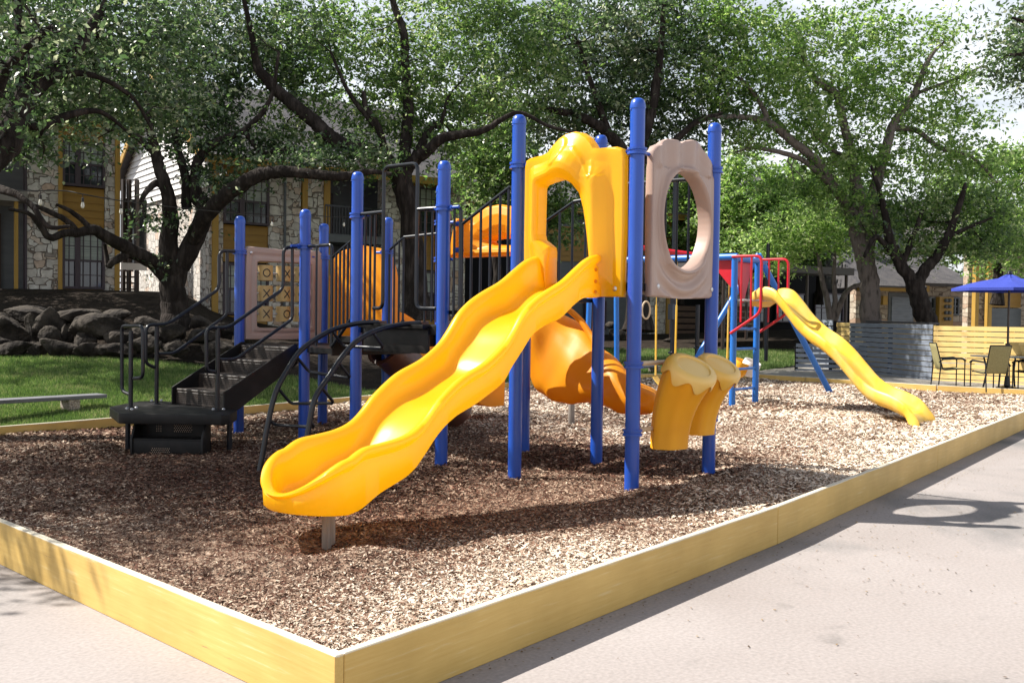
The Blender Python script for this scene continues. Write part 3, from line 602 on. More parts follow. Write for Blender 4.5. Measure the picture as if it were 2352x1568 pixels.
for p in (L1[0],R1[0]):
    r=MB();r.box(Vector(p)+Vector((.06,0,-.01)),(.10,.05,.055));r.build('bracket','brown',lad,bevel=.008)
m=MB();m.prism([(7.22,7.0),(7.34,7.0),(7.34,7.95),(7.22,7.95)],1.53,1.575);m.prism([(7.30,7.0),(7.33,7.0),(7.33,7.95),(7.30,7.95)],1.28,1.52);m.build('deck_edge','black',PS,bevel=.004)
# stairs up to the low deck
def tread_geo(m,x0,x1,y0,y1,z,zl):
    m.prism([(x0,y0),(x1,y0),(x1,y1),(x0,y1)],z-.03,z);m.prism([(x0,y0),(x0+.02,y0),(x0+.02,y1),(x0,y1)],zl,z-.031)
st=MB();Y0,Y1=9.31,10.29
for i,(x,z) in enumerate(((6.54,.785),(6.84,.95),(7.14,1.115),(7.43,1.27))): 
    tread_geo(st,x,x+.34,Y0,Y1,z,z-.175)
st=st.build('staircase','brownstep',PS,bevel=.006,seg=1)
# perforations: rows of dark dots set into risers
dm=MB()
for (x,z) in ((6.54,.785),(6.84,.95),(7.14,1.115),(7.43,1.27)):
    for r_ in range(5):
        for c in range(18):
            y=Y0+.1+c*.024+(0 if r_%2 else .012);y2=Y0+.52+c*.024+(0 if r_%2 else .012)
            for q in (y,y2):
                if q<Y1-.04: dm.add([(x-.0015,q-.005,z-.055-r_*.022),(x-.0015,q+.005,z-.055-r_*.022),(x-.0015,q+.005,z-.045-r_*.022),(x-.0015,q-.005,z-.045-r_*.022)],[(0,1,2,3)])
dm.build('perforation','dark',st,smooth=0)
for y in (Y0-.012,Y1+.012):
    m=MB();pp=[(6.50,.80),(7.45,1.31),(7.50,1.31),(7.50,1.08),(6.62,.56),(6.50,.56)]
    n=len(pp);vs=[(x,y-.01,z) for x,z in pp]+[(x,y+.01,z) for x,z in pp]
    m.add(vs,[tuple(range(n))[::-1],tuple(range(n,2*n))]+[(i,(i+1)%n,n+(i+1)%n,n+i) for i in range(n)]);m.build('stringer','black',PS)
# transfer deck
poly=[(5.50,9.70),(5.53,9.62),(6.15,8.84),(6.24,8.82),(6.56,9.14),(6.62,9.3),(6.62,10.62),(6.50,10.78),(6.38,10.82),(5.80,10.42)]
m=MB();m.prism(poly,.50,.61);td=m.build('transfer_deck','black',PS,bevel=.012)
for (x,y) in ((5.75,9.95),(6.45,9.12),(6.5,10.62)):
    m=MB();m.tube([(x,y,.05),(x,y,.5)],.028,12);m.build('leg','rail',td)
for pxy in ((160,797),(200,803),(235,790),(355,735),(430,733),(840,803),(920,803),(870,795)):
    p=onZ((250+pxy[0]/3.36)*.98,(720+pxy[1]/3.36)*.98,.615);m=MB();m.lathe([(.020,-.004),(.020,.006),(.012,.014),(.002,.017)],p,12);m.build('bolt','steel',td)
# box step: frame facing the camera side
A0=Vector((5.70,9.68,0));A1=Vector((6.13,9.10,0));ex=(A1-A0).normalized();W_=(A1-A0).length;nn=Vector((ex.y,-ex.x,0))
if nn.dot(-fw)<0: nn=-nn
bs=MB();T=Matrix((( ex.x,-nn.x,0,A0.x),(ex.y,-nn.y,0,A0.y),(0,0,1,0),(0,0,0,1)))
bs.m=T
# local: x along, y back(+), z up ; step tread at z .35 projecting forward .12
bs.box((W_/2,-.10,.235),(W_,.02,.19));bs.box((W_/2,.0,.335),(W_,.22,.02));bs.box((W_/2,.11,.44),(W_,.02,.2))
for xx in (-.012,W_+.012):
    pp=[(-.125,.14),(-.125,.35),(.02,.56),(.12,.56),(.12,.14)];n=5
    vs=[(xx-.012,a,b) for a,b in pp]+[(xx+.012,a,b) for a,b in pp];bs.add(vs,[tuple(range(n))[::-1],tuple(range(n,2*n))]+[(i,(i+1)%n,n+(i+1)%n,n+i) for i in range(n)])
bs.box((W_/2,.01,.555),(W_+.05,.03,.03))
bso=bs.build('box_step','black',PS,bevel=.004)
h=MB();h.m=T
for r_ in range(5):
    for c in range(9):
        if r_<4: h.box((.2+c*.022+(r_%2)*.011,-.1115,.19+r_*.018),(.007,.002,.007))
        h.box((.36+c*.022+(r_%2)*.011,.098,.40+r_*.018),(.007,.002,.007));
        if c<3: h.box((.17+c*.022,.098,.40+r_*.018),(.007,.002,.007))
M['hole']=mat('light_through_holes',(.45,.33,.24),.8);h.build('perforation','hole',bso,smooth=0)
# hand rails
def z1p(p,Y): return onY((250+p[0]/4.48)*.98,(550+p[1]/4.48)*.98,Y)
def z1x(p,X): return onX((250+p[0]/4.48)*.98,(550+p[1]/4.48)*.98,X)
for Y,top,low,pk in ((10.36,[(1340,175),(1180,168),(1180,570),(630,942),(412,945),(410,1350),(500,1392)],[(1265,180),(1265,840),(700,1248),(545,1250)],(6.32,10.40)),(9.25,[(2000,130),(1855,132),(1855,570),(1270,978),(1045,975),(1050,1425),(1140,1440)],[(1950,140),(1950,885),(1350,1310),(1185,1310)],(6.40,9.25))):
    m=MB();m.tube(fillet([z1p(p,Y) for p in top],.09,7),.020,10).tube(fillet([z1p(p,Y) for p in low],.07,6),.019,10)
    hr=m.build('handrail','rail',PS)
    m=MB();p=z1p(top[-1],Y);m.tube([(p.x+.03,Y,.6),(p.x+.03,Y,1.5)],.024,12);m.lathe([(.05,0),(.05,.01),(.026,.014)],(p.x+.03,Y,.605),14);m.build('rail_post','rail',hr)
X0=5.92
m=MB();m.tube(fillet([z1x(p,X0) for p in [(275,1400-0),(160,1400),(160,955),(375,955),(380,1500),(285,1505)]],.07,6) if False else fillet([z1x(p,X0) for p in [(255,1680),(160,1640),(160,957),(378,957),(382,1500),(285,1508)]],.07,6),.020,10)
hr=m.build('handrail','rail',PS)
m=MB();p=z1x((255,1010),X0);m.tube([(X0,p.y,.6),(X0,p.y,p.z)],.024,12);m.lathe([(.05,0),(.05,.01),(.026,.014)],(X0,p.y,.605),14);m.build('rail_post','rail',hr)
# noughts and crosses panel
pa=Vector((7.66,10.545,0));pb=Vector((8.79,10.43,0));ea=(pb-pa).normalized();nb=Vector((ea.y,-ea.x,0));Wp=(pb-pa).length
mapT=lambda u,v,h:tuple(pa+ea*u+nb*h+Vector((0,0,v)))
to=[(0.0,1.33),(-.01,1.9),(0,2.46),(.04,2.50),(Wp/2,2.485),(Wp-.04,2.50),(Wp,2.46),(Wp+.01,1.9),(Wp,1.33),(Wp/2,1.32)]
ti=[(.17,1.48),(.165,1.9),(.17,2.31),(Wp/2,2.315),(Wp-.17,2.31),(Wp-.165,1.9),(Wp-.17,1.48),(Wp/2,1.475)]
m=moulded(to,ti,(Wp/2,1.9),[(0,-.02),(0,.03),(.06,.045),(.35,.045),(.5,.03),(.62,.03),(.75,.05),(.92,.05),(1,.03),(1,-.02),(.9,-.03),(.1,-.03)],mapT,N=80)
tp=m.build('tic_tac_toe_panel','tan',PS,smooth=45)
m=MB();m.lathe([(.02,0),(.02,.006),(.01,.012)],mapT(.07,2.42,.045),12,Matrix.Rotation(R(90),4,'X'));m.build('bolt','steel',tp)
rows=[(2.175,'OXO'),(1.915,'XXO'),(1.655,'XOO')]
cw=(Wp-.34)/3
for zc,row in rows:
    m=MB();m.tube([mapT(.16,zc,0),mapT(Wp-.16,zc,0)],.012,8);m.build('rod','steel',tp)
    for i,ch in enumerate(row):
        u=.17+cw*(i+.5);tw_=(-.5,.55,.0)[i] if ch=='X' or i==0 else .35
        c=Vector(mapT(u,zc,0));m=MB();m.lathe([(.085,-.1),(.095,-.095),(.095,.095),(.085,.1)],c,28);cyl=m.build('spinner','drumy',tp,smooth=40)
        cyl.data.materials[0]=M['tile']
        for side in (0,):
            g=MB();r_=.0965;
            base=math.atan2(nb.y,nb.x)+(.0 if i==1 else (-.35 if i==0 else -.35))
            def on(ca,hz): return c+Vector((math.cos(base+ca)*r_,math.sin(base+ca)*r_,hz))
            if ch=='X':
                for s in (1,-1): g.tube([on(-.42,-.05*s),on(-.21,-.025*s),on(0,0),on(.21,.025*s),on(.42,.05*s)],.0065,6)
            else:
                g.tube([on(.46*math.cos(t*math.pi/10),.047*math.sin(t*math.pi/10)) for t in range(21)],.0065,6)
            g.build('symbol','ink',cyl)
# drums
def drum(cx,cy,zb,zt,w,lean,name='drum',yaw=-.15):
    n=40;rings=[];k=12
    base=Vector((cx,cy,zb))
    for i in range(k+1):
        t=i/k;bend=t**2.2
        c=base+Vector((.02*t,-lean*bend,(zt-zb)*t));rad=(w*(.78+.30*t**1.6))
        tilt=.0+.62*bend
        ring=[]
        for j in range(n):
            a=2*math.pi*j/n;rr=rad*(1+.045*math.cos(6*a+.5));x=rr*math.cos(a);y=rr*.82*math.sin(a)
            p=Vector((x,y*math.cos(tilt),y*math.sin(tilt)));p=Matrix.Rotation(yaw,3,'Z')@p;ring.append(c+p)
        rings.append(ring)
    m=MB();m.loft(rings);d=m.build(name,'drumy',PS,smooth=60)
    top=c;R3=Matrix.Rotation(yaw,4,'Z')@Matrix.Rotation(tilt,4,'X')
    h=MB();h.m=Matrix.Translation(top)@R3
    prof=[];vs=[];n2=72
    hr=rad
    for rr,hz in ((.02,.036),(.68,.034),(.72,.046),(.84,.046),(1.0,.03),(1.075,.0)):
        vs.append([(hr*rr*math.cos(2*math.pi*j/n2),hr*.82*rr*math.sin(2*math.pi*j/n2),hz) for j in range(n2)])
    vs.append([(hr*1.09*math.cos(2*math.pi*j/n2),hr*.82*1.09*math.sin(2*math.pi*j/n2),-.055-.045*math.cos(7*2*math.pi*j/n2+.6)) for j in range(n2)])
    vs.append([(hr*1.03*math.cos(2*math.pi*j/n2),hr*.82*1.03*math.sin(2*math.pi*j/n2),-.06-.045*math.cos(7*2*math.pi*j/n2+.6)) for j in range(n2)])
    vs.append([(hr*1.02*math.cos(2*math.pi*j/n2),hr*.82*1.02*math.sin(2*math.pi*j/n2),-.01) for j in range(n2)])
    h.loft(vs);h.build('drum_head','drumtop',d,smooth=50)
    return d
drum(7.80,4.50,.52,1.22,.235,.20);drum(8.33,4.50,.60,1.22,.215,.19)
for z in (z1+.01,z2+.01):
    m=MB();m.tube([(7.38,4.59,z),(8.64,4.57,z)],.022,12);m.build('cross_rod','rope',PS)
# ------------------------------------------------------------------ rear slides of the climber
m=MB()
# orange entry panel of the curved slide, behind the middle deck
def dz(px,py,X): p=onX(px,py,X);return (p.y,p.z)
eo=[dz(1022,570+20,8.75),dz(1035,500,8.75),dz(1060,512,8.75),dz(1085,490,8.75),dz(1110,474,8.75),dz(1140,468,8.75),dz(1170,474,8.75),dz(1195,500,8.75),dz(1205,560,8.75),dz(1195,585,8.75),dz(1120,587,8.75)]
ei=[dz(1104,552,8.75),dz(1130,546,8.75),dz(1165,545,8.75),dz(1190,550,8.75),dz(1190,558,8.75),dz(1165,562,8.75),dz(1130,561,8.75)]
cc=dz(1150,553,8.75)
m=moulded(eo,ei,cc,[(0,0),(0,.16),(.06,.2),(.3,.23),(.6,.22),(.85,.18),(1,.12),(1,.0)],lambda u,v,h:(8.98-h,u,v),N=70)
m.build('slide_hood','orange',PS,smooth=50)
for yy in (514,574): m=MB();m.tube([(8.72,7.95,dz(1050,yy,8.7)[1]),(8.72,7.83,dz(1050,yy,8.7)[1])],.03,10);m.build('clamp','blue',PS)
q=onZ(1312,975,.17);m=MB();m.tube([(q.x,q.y,.05),(q.x,q.y,.75)],.045,12);m.build('slide_support','post',PS)
# curved slide seen from below: a broad scalloped trough dropping to the right
rings=[];pth=smooth_path([(1225,745,11.6,.26,.30),(1262,800,11.5,.42,.30),(1300,832,11.3,.46,.30),(1340,858,11.1,.36,.30),(1390,874,10.9,.27,.32),(1436,908,10.7,.20,.30),(1480,920,10.6,.16,.28),(1500,926,10.6,.13,.26)],5)
for i,(x,y,D_,rw,rd) in enumerate(pth):
    c=atD(x,y,D_);ring=[]
    for j in range(36):
        a=2*math.pi*j/36;rr=1+(.045*math.sin(6*a+i*.45)+.02*math.sin(i*1.3) if math.cos(a)<.6 else 0)
        ring.append(c+(rt*.45+Vector((0,0,.9))).normalized()*rw*math.cos(a)*rr+fw*rd*math.sin(a)*rr)
    rings.append(ring)
m=MB();m.loft(rings);cs_=m.build('curved_slide','orange',PS,smooth=60)
m=MB();m.tube(smooth_path([tuple(atD(x,y,D_-.05)) for x,y,D_ in ((1290,704,11.4),(1307,712,11.3),(1335,738,11.2),(1359,774,11.1),(1389,822,10.9),(1438,870,10.7),(1475,890,10.6),(1500,905,10.6))],4),.035,10);m.build('rim','orange',cs_)
# short double slide behind the low deck
for (yy) in ((8.62,8.40),):
    pass
m=MB();pz=[(8.55,1.34),(8.20,1.34),(8.18,2.0),(8.2,2.32),(8.3,2.44),(8.6,2.50),(8.9,2.44),(9.0,2.3),(9.0,1.34),(8.95,1.34)]
yo=[(9.10,1.34),(9.08,2.1),(9.16,2.38),(9.32,2.50),(9.72,2.56),(10.1,2.50),(10.28,2.38),(10.34,2.1),(10.32,1.18)]
m=MB();n=len(yo);m.add([(8.86,y,z) for y,z in yo]+[(8.93,y,z) for y,z in yo],[tuple(range(n))[::-1],tuple(range(n,2*n))]+[(i,(i+1)%n,n+(i+1)%n,n+i) for i in range(n)]);m.build('slide_hood','orange',PS,bevel=.015)
rings=[]
for x,z in smooth_path([(8.75,1.35,),(9.2,1.30),(9.8,.98),(10.4,.62),(10.9,.42),(11.3,.40)],4):
    pr=[(-.34,-.06),(-.36,.38),(-.31,.38),(-.28,.03),(.28,.03),(.31,.38),(.36,.38),(.34,-.06)];rings.append([(x+.15,9.75+a,z+b) for a,b in pr])
m=MB();m.loft(rings);m.build('small_slide','orange',PS,smooth=50)
# brown crawl tube below the middle deck
m=MB();a=atD(1050,945,13.4);b=atD(888,800,12.3);d=(b-a).normalized()
n=24;q=d.to_track_quat('Z','Y').to_matrix()
def tubering(c,r): return [c+q@Vector((r*math.cos(2*math.pi*j/n),r*math.sin(2*math.pi*j/n),0)) for j in range(n)]
L_=(b-a).length;rr=[]
for k in range(9):
    c=a.lerp(b,k/8);rr+= [tubering(c,.235),tubering(c+d*.03,.225)] if k<8 else [tubering(c,.235)]
rr+= [tubering(b+d*.02,.25),tubering(b+d*.05,.25),tubering(b+d*.05,.205),tubering(a,.20)]
m.loft(rr,cap=False);m.build('crawl_tube','brown',PS,smooth=50)
# ------------------------------------------------------------------ blue ladder-and-swing frame with slide
SW=thing('ladder_and_swing_set',(15.9,9.2,.15),'blue steel swing frame with ladder, red railings and faded yellow slide','swing set')
def tb(name,pts,r,mt,par=SW,n=12): m=MB();m.tube(pts,r,n);return m.build(name,mt,par)
X1,X2=15.72,16.62;YL=7.85
zt=2.70
for X in (X1,X2): tb('ladder_post',[(X,YL,.05),(X,YL,zt)],.055,'blue2')
for zz in (.45,.80,1.15,1.5): tb('rung',[(X1,YL,zz),(X2,YL,zz)],.022,'blue2')
tb('top_beam',[(X1,YL-.05,zt+.03),(X1+.05,10.9,zt+.03)],.058,'blue2')
tb('top_bar',[(X1-.03,YL,zt),(X2+.3,YL,zt)],.05,'blue2')
tb('beam_leg',[(15.6,10.75,zt),(15.5,10.75,.05)],.05,'blue2')
tb('beam_leg',[(16.4,10.7,zt-.1),(16.5,10.7,.05)],.05,'blue2')
tb('red_beam',[atD(1455,566,18.5),atD(1514,575,18.5),atD(1590,585,18.5),atD(1680,597,18.4)],.05,'red')
ap=(18.6,8.78,2.95)
tb('leg',[ap,(20.45,7.95,.1)],.062,'blue2');tb('leg',[ap,(16.9,9.7,.1)],.055,'blue2')
m=MB();tri=[onX(1655,600,15.74),onX(1684,600,15.74),onX(1684,655,15.74)];
tri=[Vector((15.76,8.35,zt-.03)),Vector((15.76,YL+.03,zt-.03)),Vector((15.76,YL+.03,zt-.55)),Vector((15.76,8.22,zt-.18))]
m.add([v+Vector((dx,0,0)) for dx in (0,.03) for v in tri],[(0,1,2,3),(7,6,5,4),(0,4,5,1),(1,5,6,2),(2,6,7,3),(3,7,4,0)]);m.build('red_gusset','red',SW)
m=MB();tri=[Vector((X1+.1,YL+.04,zt-.02)),Vector((X2-.1,YL+.04,zt-.02)),Vector((X2-.45,YL+.04,zt-.75)),Vector((X1+.4,YL+.04,zt-.75))]
m.add([v+Vector((0,dx,0)) for dx in (0,.03) for v in tri],[(0,1,2,3),(7,6,5,4),(0,4,5,1),(1,5,6,2),(2,6,7,3),(3,7,4,0)]);m.build('red_gusset','red',SW)
for X,off in ((X1,-.06),(X2,.12)):
    pl=onX(1690 if X==X1 else 1730,598,X).z
    zt2=zt+.03;m=MB()
    m.tube(fillet([(X+off,YL+.02,zt2),(X+off,YL-.52,zt2),(X+off,YL-.52,1.78),(X+off,YL+.03,1.42)],.12,6),.024,10)
    for yy in (.16,.34): m.tube([(X+off,YL-yy,zt2),(X+off,YL-yy,1.55+.4*yy)],.018,8)
    m.build('red_railing','red',SW)
m=MB();m.box(((X1+X2)/2,YL-.3,1.99),(X2-X1,.55,.035));m.build('platform','steel',SW,bevel=.004)
# wave slide
XS=16.22
prof=[(7.55,2.06,0),(7.30,2.16,.0),(7.0,2.12,0),(6.75,1.93,0),(6.5,1.70,0),(6.2,1.50,0),(5.9,1.36,0),(5.6,1.17,0),(5.3,.92,0),(5.05,.72,0),(4.8,.60,0),(4.5,.53,0),(4.22,.42,0),(4.05,.24,0),(4.0,.14,0)]
rings=[]
for y,z,_ in smooth_path([(7.55-(7.55-a)*.86,b,c) for a,b,c in prof],5):
    w=.35;dp=.15 if y>4.75 else .14*max(.35,(y-4.45)/.3)
    xs=XS-.12-(7.4-y)*.30
    pr=[(-w-.06,-.10),(-w-.07,.02),(-w-.04,.05),(-w,.03),(-w+.06,-dp*.7),(-w+.14,-dp),(0,-dp-.01),(w-.14,-dp),(w-.06,-dp*.7),(w,.03),(w+.04,.05),(w+.07,.02),(w+.06,-.10),(w-.0,-.13-dp*.3),(0,-dp-.04),(-w,-.13-dp*.3)]
    # keep the section square to the path near the end lip
    f=min(1,max(0,(4.72-y)/.22))
    rings.append([(xs+a,y-b*f*.8+(-.0),z+b*(1-f*.5)) for a,b in pr])
m=MB();m.loft(rings);m.build('slide','paley',SW,smooth=60)
# swings hanging from the beam
def hanging(Y,dx,label,seatmat,w=.42):
    s=thing('swing',(15.75+dx,Y,zt),label,'swing')
    for o_ in (-w/2,w/2):
        m=MB();m.tube([(15.75+dx,Y+o_,zt-.02),(15.75+dx,Y+o_,1.9)],.007,6);m.tube([(15.75+dx,Y+o_,1.9),(15.75+dx,Y+o_*.95,.62)],.018,8);m.build('chain_sleeve','trimY',s)
    m=MB();k=10;rg=[]
    for i in range(k+1):
        t=i/k;a=(t-.5);yy=Y+a*w;z=.60-.16*math.cos(a*math.pi)
        rg.append([(15.75+dx-.09,yy,z),(15.75+dx+.09,yy,z),(15.75+dx+.09,yy,z-.02),(15.75+dx-.09,yy,z-.02)])
    m.loft(rg);m.build('seat',seatmat,s)
    return s
M['trimY']=M['paley']
hanging(8.35,.35,'yellow belt swing hanging nearest to the blue ladder','paley')
hanging(9.25,.1,'yellow swing seen between the drums and the blue ladder','paley')
# small glider seats: two round-backed buckets behind the ladder
for i,(px,mt,lb) in enumerate(((1700,'drumy','yellow glider bucket seat hanging behind the blue ladder'),(1722,'white','white glider bucket seat hanging behind the blue ladder'))):
    c=atD(px,846,18.6);m=MB();m.lathe([(.03,-.16),(.10,-.14),(.15,-.05),(.17,.08),(.16,.15),(.14,.15),(.13,-.03),(.05,-.11)],c,18,Matrix.Rotation(R(25),4,'X'))
    o=m.build('glider_seat',mt);tag(o,lb,'swing seat')
s=thing('trapeze_ring',atD(1484,690,15),'beige trapeze ring hanging on a cord just right of the nearest blue post','trapeze ring')
m=MB();c=atD(1484,712,15);m.tube([c+Vector((0,0,.12)),atD(1478,600,15)],.006,6);m.build('cord','rail',s)
m=MB();m.tube([c+rt*.06*math.cos(a)+Vector((0,0,.13*math.sin(a))) for a in [2*math.pi*i/20 for i in range(21)]],.014,8);m.build('ring','rope',s)
# ------------------------------------------------------------------ benches
def bench(a,b,z,label,legs,th=.055,wd=.3):
    a=Vector(a);b=Vector(b);d=(b-a).normalized();t=thing('bench',((a+b)/2).to_tuple()[:2]+(z-.4,),label,'bench')
    m=MB();m.beam(Vector((a.x,a.y,z-th/2)),Vector((b.x,b.y,z-th/2)),wd,th);m.build('seat','bench',t,bevel=.006)
    for k in legs:
        p=a+d*k;m=MB();m.box((p.x,p.y,(z-th)/2+.02),(.16,.28,z-th+.02),math.atan2(d.y,d.x));m.build('leg','aggr',t)
    return t
bp=onZ(162,958,.08);bz=.40
d=Vector((1,.03,0))
b1=Vector((bp.x+.52,bp.y+.05,0));b0=b1-Vector((2.6,.0,0))
bench(b0,b1,bz,'low grey plank bench on pebbled legs beside the lawn border',[.55,2.1])
bq=onZ(1418,852,.1);
bench(onZ(1395,846,.42),onZ(1500,838,.42),.42,'low weathered plank bench at the back behind the blue posts',[.4,2.6])
# ------------------------------------------------------------------ boulders of the bank
def boulder(c,s,seed,label,flat=1.):
    r=np.random.default_rng(seed);bm=bmesh.new();bmesh.ops.create_icosphere(bm,subdivisions=4,radius=1)
    ax=[Vector(v).normalized() for v in r.normal(size=(15,3))];of=r.uniform(.5,.86,15)
    for v in bm.verts:
        p=v.co.normalized();k=1.
        for a,o_ in zip(ax,of):
            t=p.dot(a)
            if t>o_: k=min(k,o_/t)
        q=p*k
        n=.06*math.sin(q.x*5+seed)*math.sin(q.y*6+seed*2)*math.sin(q.z*5)+.025*math.sin(q.x*17+seed)*math.sin(q.y*15)*math.sin(q.z*19+seed)
        v.co=Vector((q.x*s[0],q.y*s[1],q.z*s[2]))*(1+n)
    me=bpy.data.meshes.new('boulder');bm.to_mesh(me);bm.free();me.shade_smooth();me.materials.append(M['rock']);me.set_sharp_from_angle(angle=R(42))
    o=link('boulder',me);o.location=c;o.rotation_euler=(r.uniform(-.2,.2),r.uniform(-.2,.2),HD-math.pi/2+r.uniform(-.3,.3));return tag(o,label,'boulder','boulders of the rock bank')
BL=[(60,722,120,34,'long flat dark slab along the top of the bank at far left'),(180,727,90,30,'dark stone on the bank top under the left ochre panel'),(262,728,70,26,'squat dark stone on the bank top below the ochre trim'),(-15,790,70,50,'brown boulder cut by the left frame edge at the lawn'),(110,776,50,40,'dark wedge stone between the two upper left boulders'),(196,782,56,36,'dark stone tucked beneath the left end of the widest boulder'),(330,762,60,34,'dark stone on the bank behind the sloping handrails'),(520,760,70,30,'dark flat stone behind the left blue post'),(20,760,95,62,'large dark boulder at the left frame edge, upper row'),(78,758,36,60,'tall narrow pale boulder standing in the bank at left'),(120,752,70,66,'dark squarish boulder left of the pointed pale stone'),
(152,770,26,44,'small pale pointed stone wedged in the bank'),(232,757,130,52,'widest grey boulder of the bank, left of the handrails'),(290,778,74,40,'dark boulder behind the nearest loop handrail'),
(30,802,84,34,'dark rounded boulder at the lawn edge, far left'),(88,800,40,34,'small dark boulder in the lower row beside the frame-left stone'),(138,800,88,38,'rounded tan boulder resting on the lawn edge'),(198,806,60,28,'low grey boulder right of the tan rounded one'),
(262,802,90,30,'flat dark boulder low in the bank below the widest one'),(332,790,70,34,'brown boulder between the two black rail posts'),(392,766,80,36,'pale slab leaning at the foot of the dark tree'),(405,800,66,30,'rounded brown boulder under the sloping handrail'),
(470,772,74,34,'grey slab right of the dark tree trunk'),(500,800,66,30,'low boulder behind the stair handrail'),(455,742,46,24,'small pale stone touching the dark trunk'),(345,742,60,22,'flat stone at the top of the bank, left of the dark trunk'),
(560,785,60,36,'grey boulder behind the left blue post'),(640,800,80,26,'flat low stone behind the noughts and crosses panel')]
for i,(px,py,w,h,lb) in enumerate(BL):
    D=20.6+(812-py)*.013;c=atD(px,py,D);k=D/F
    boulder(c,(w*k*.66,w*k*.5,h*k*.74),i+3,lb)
BR=[(975,778,76,34,'rounded grey boulder behind the brown crawl tube',21),(930,800,40,14,'small pale stone left of the crawl tube boulder',20),(1420,768,54,30,'pale jagged rock behind the blue posts at the back of the lawn',34),(1445,775,30,20,'small rock beside the pale jagged one',34),(1538,780,30,12,'flat pale stone at the foot of the yellow downpipe',38),(1405,745,30,16,'small upper rock of the rear rock pile',34),(1740,802,60,8,'low flat slab on the rear lawn beneath the far slide',36)]
for i,(px,py,w,h,lb,D) in enumerate(BR):
    k=D/F;boulder(atD(px,py,D),(w*k*.55,w*k*.45,h*k*.58),i+50,lb)
# ------------------------------------------------------------------ buildings
class Facade:
    """wall plane through point C (pixel x at depth D) running along azimuth az"""
    def __init__(s,px,D,az,name,label,zb):
        s.C=atD(px,700,D);s.C.z=0;s.e=Vector((math.cos(R(az)),math.sin(R(az)),0));s.n=Vector((s.e.y,-s.e.x,0));s.az=R(az)
        if s.n.dot(-fw)<0: s.n=-s.n
        s.T=Matrix(((s.e.x,-s.n.x,0,s.C.x),(s.e.y,-s.n.y,0,s.C.y),(0,0,1,0),(0,0,0,1)))
        s.root=thing(name,(s.C.x,s.C.y,zb),label,'building');s.k={}
    def tz(s,px,py):
        d=Vector(ray(px,py));o=Vector(EYE)-s.C;t=-(o.dot(s.n))/d.dot(s.n);p=o+d*t;return p.dot(s.e),p.z
    def box(s,t0,t1,z0,z1,y0=-.0,y1=.3,name='wall',mt='stone',par=None,bevel=0,smooth=0):
        m=MB();m.box(((t0+t1)/2,(y0+y1)/2,(z0+z1)/2),(t1-t0,y1-y0,z1-z0));o=m.build(name,mt,par or s.root,bevel=bevel,smooth=smooth)
        # place by object transform so that procedural stone stays upright and unstretched
        o.matrix_parent_inverse=Matrix.Translation(-(par or s.root).location) if par is None else o.matrix_parent_inverse
        o.matrix_parent_inverse=Matrix.Identity(4) if False else o.matrix_parent_inverse
        o.location=s.T.translation;o.rotation_euler=s.T.to_3x3().to_euler();o.scale=(1,1,1)
        return o
    def place(s,mb,name,mt,par=None,smooth=0,bevel=0):
        o=mb.build(name,mt,None,smooth=smooth,bevel=bevel)
        if s.T.to_3x3().determinant()<0: raise Exception('neg')
        o.location=s.T.translation;o.rotation_euler=s.T.to_3x3().to_euler()
        p=par or s.root;o.parent=p;o.matrix_parent_inverse=world(p).inverted();return o
    def bx(s,x0,x1,y0,y1,z0,z1): return ((x0+x1)/2,(y0+y1)/2,(z0+z1)/2),(x1-x0,y1-y0,z1-z0)
    def block(s,t0,t1,z0,z1,d0,d1,name,mt,par=None,bevel=0):
        m=MB();m.box(*s.bx(t0,t1,d0,d1,z0,z1));return s.place(m,name,mt,par,bevel=bevel)
    def siding(s,t0,t1,z0,z1,d=-.05,mt='ochre',pitch=.2,name='siding',par=None):
        m=MB();z=z0
        while z<z1-.01:
            h=min(pitch,z1-z);m.add([(t0,d-.022,z),(t1,d-.022,z),(t1,d,z+h),(t0,d,z+h),(t0,d+.03,z),(t1,d+.03,z),(t1,d+.03,z+h),(t0,d+.03,z+h)],[(0,1,2,3),(0,4,5,1),(3,2,6,7),(0,3,7,4),(1,5,6,2)]);z+=pitch
        return s.place(m,name,mt,par)
    def window(s,t0,t1,z0,z1,d=-.02,cols=4,rows=4,blind=True,mull=None,mt='frame'):
        m=MB();f=.07
        for a in ((t0,t1,z0,z0+f),(t0,t1,z1-f,z1),(t0,t0+f,z0+f,z1-f),(t1-f,t1,z0+f,z1-f)): m.box(*s.bx(a[0],a[1],d-.07,d+.02,a[2],a[3]))
        zm=(z0+z1)/2;m.box(*s.bx(t0+f,t1-f,d-.05,d+.01,zm-.03,zm+.03))
        if mull: m.box(*s.bx(t0+(t1-t0)*mull-.07,t0+(t1-t0)*mull+.07,d-.066,d+.015,z0+f,z1-f))
        for i in range(1,cols): x=t0+(t1-t0)*i/cols;m.box(*s.bx(x-.011,x+.011,d-.03,d+.0,z0+f,z1-f))
        for i in range(1,rows): z=z0+(z1-z0)*i/rows;m.box(*s.bx(t0+f,t1-f,d-.028,d+.002,z-.011,z+.011))
        w=s.place(m,'window',mt);g=MB();g.box(*s.bx(t0+.02,t1-.02,d+.0,d+.01,z0+.02,z1-.02));s.place(g,'pane','glass',w)
        if blind: g=MB();g.box(*s.bx(t0+f,t1-f,d-.012,d-.004,zm+.03,z1-f));s.place(g,'blind','blind',w)
        return w
def fx(Fc,px,py=600): return Fc.tz(px,py)[0]
def fz(Fc,px,py): return Fc.tz(px,py)[1]
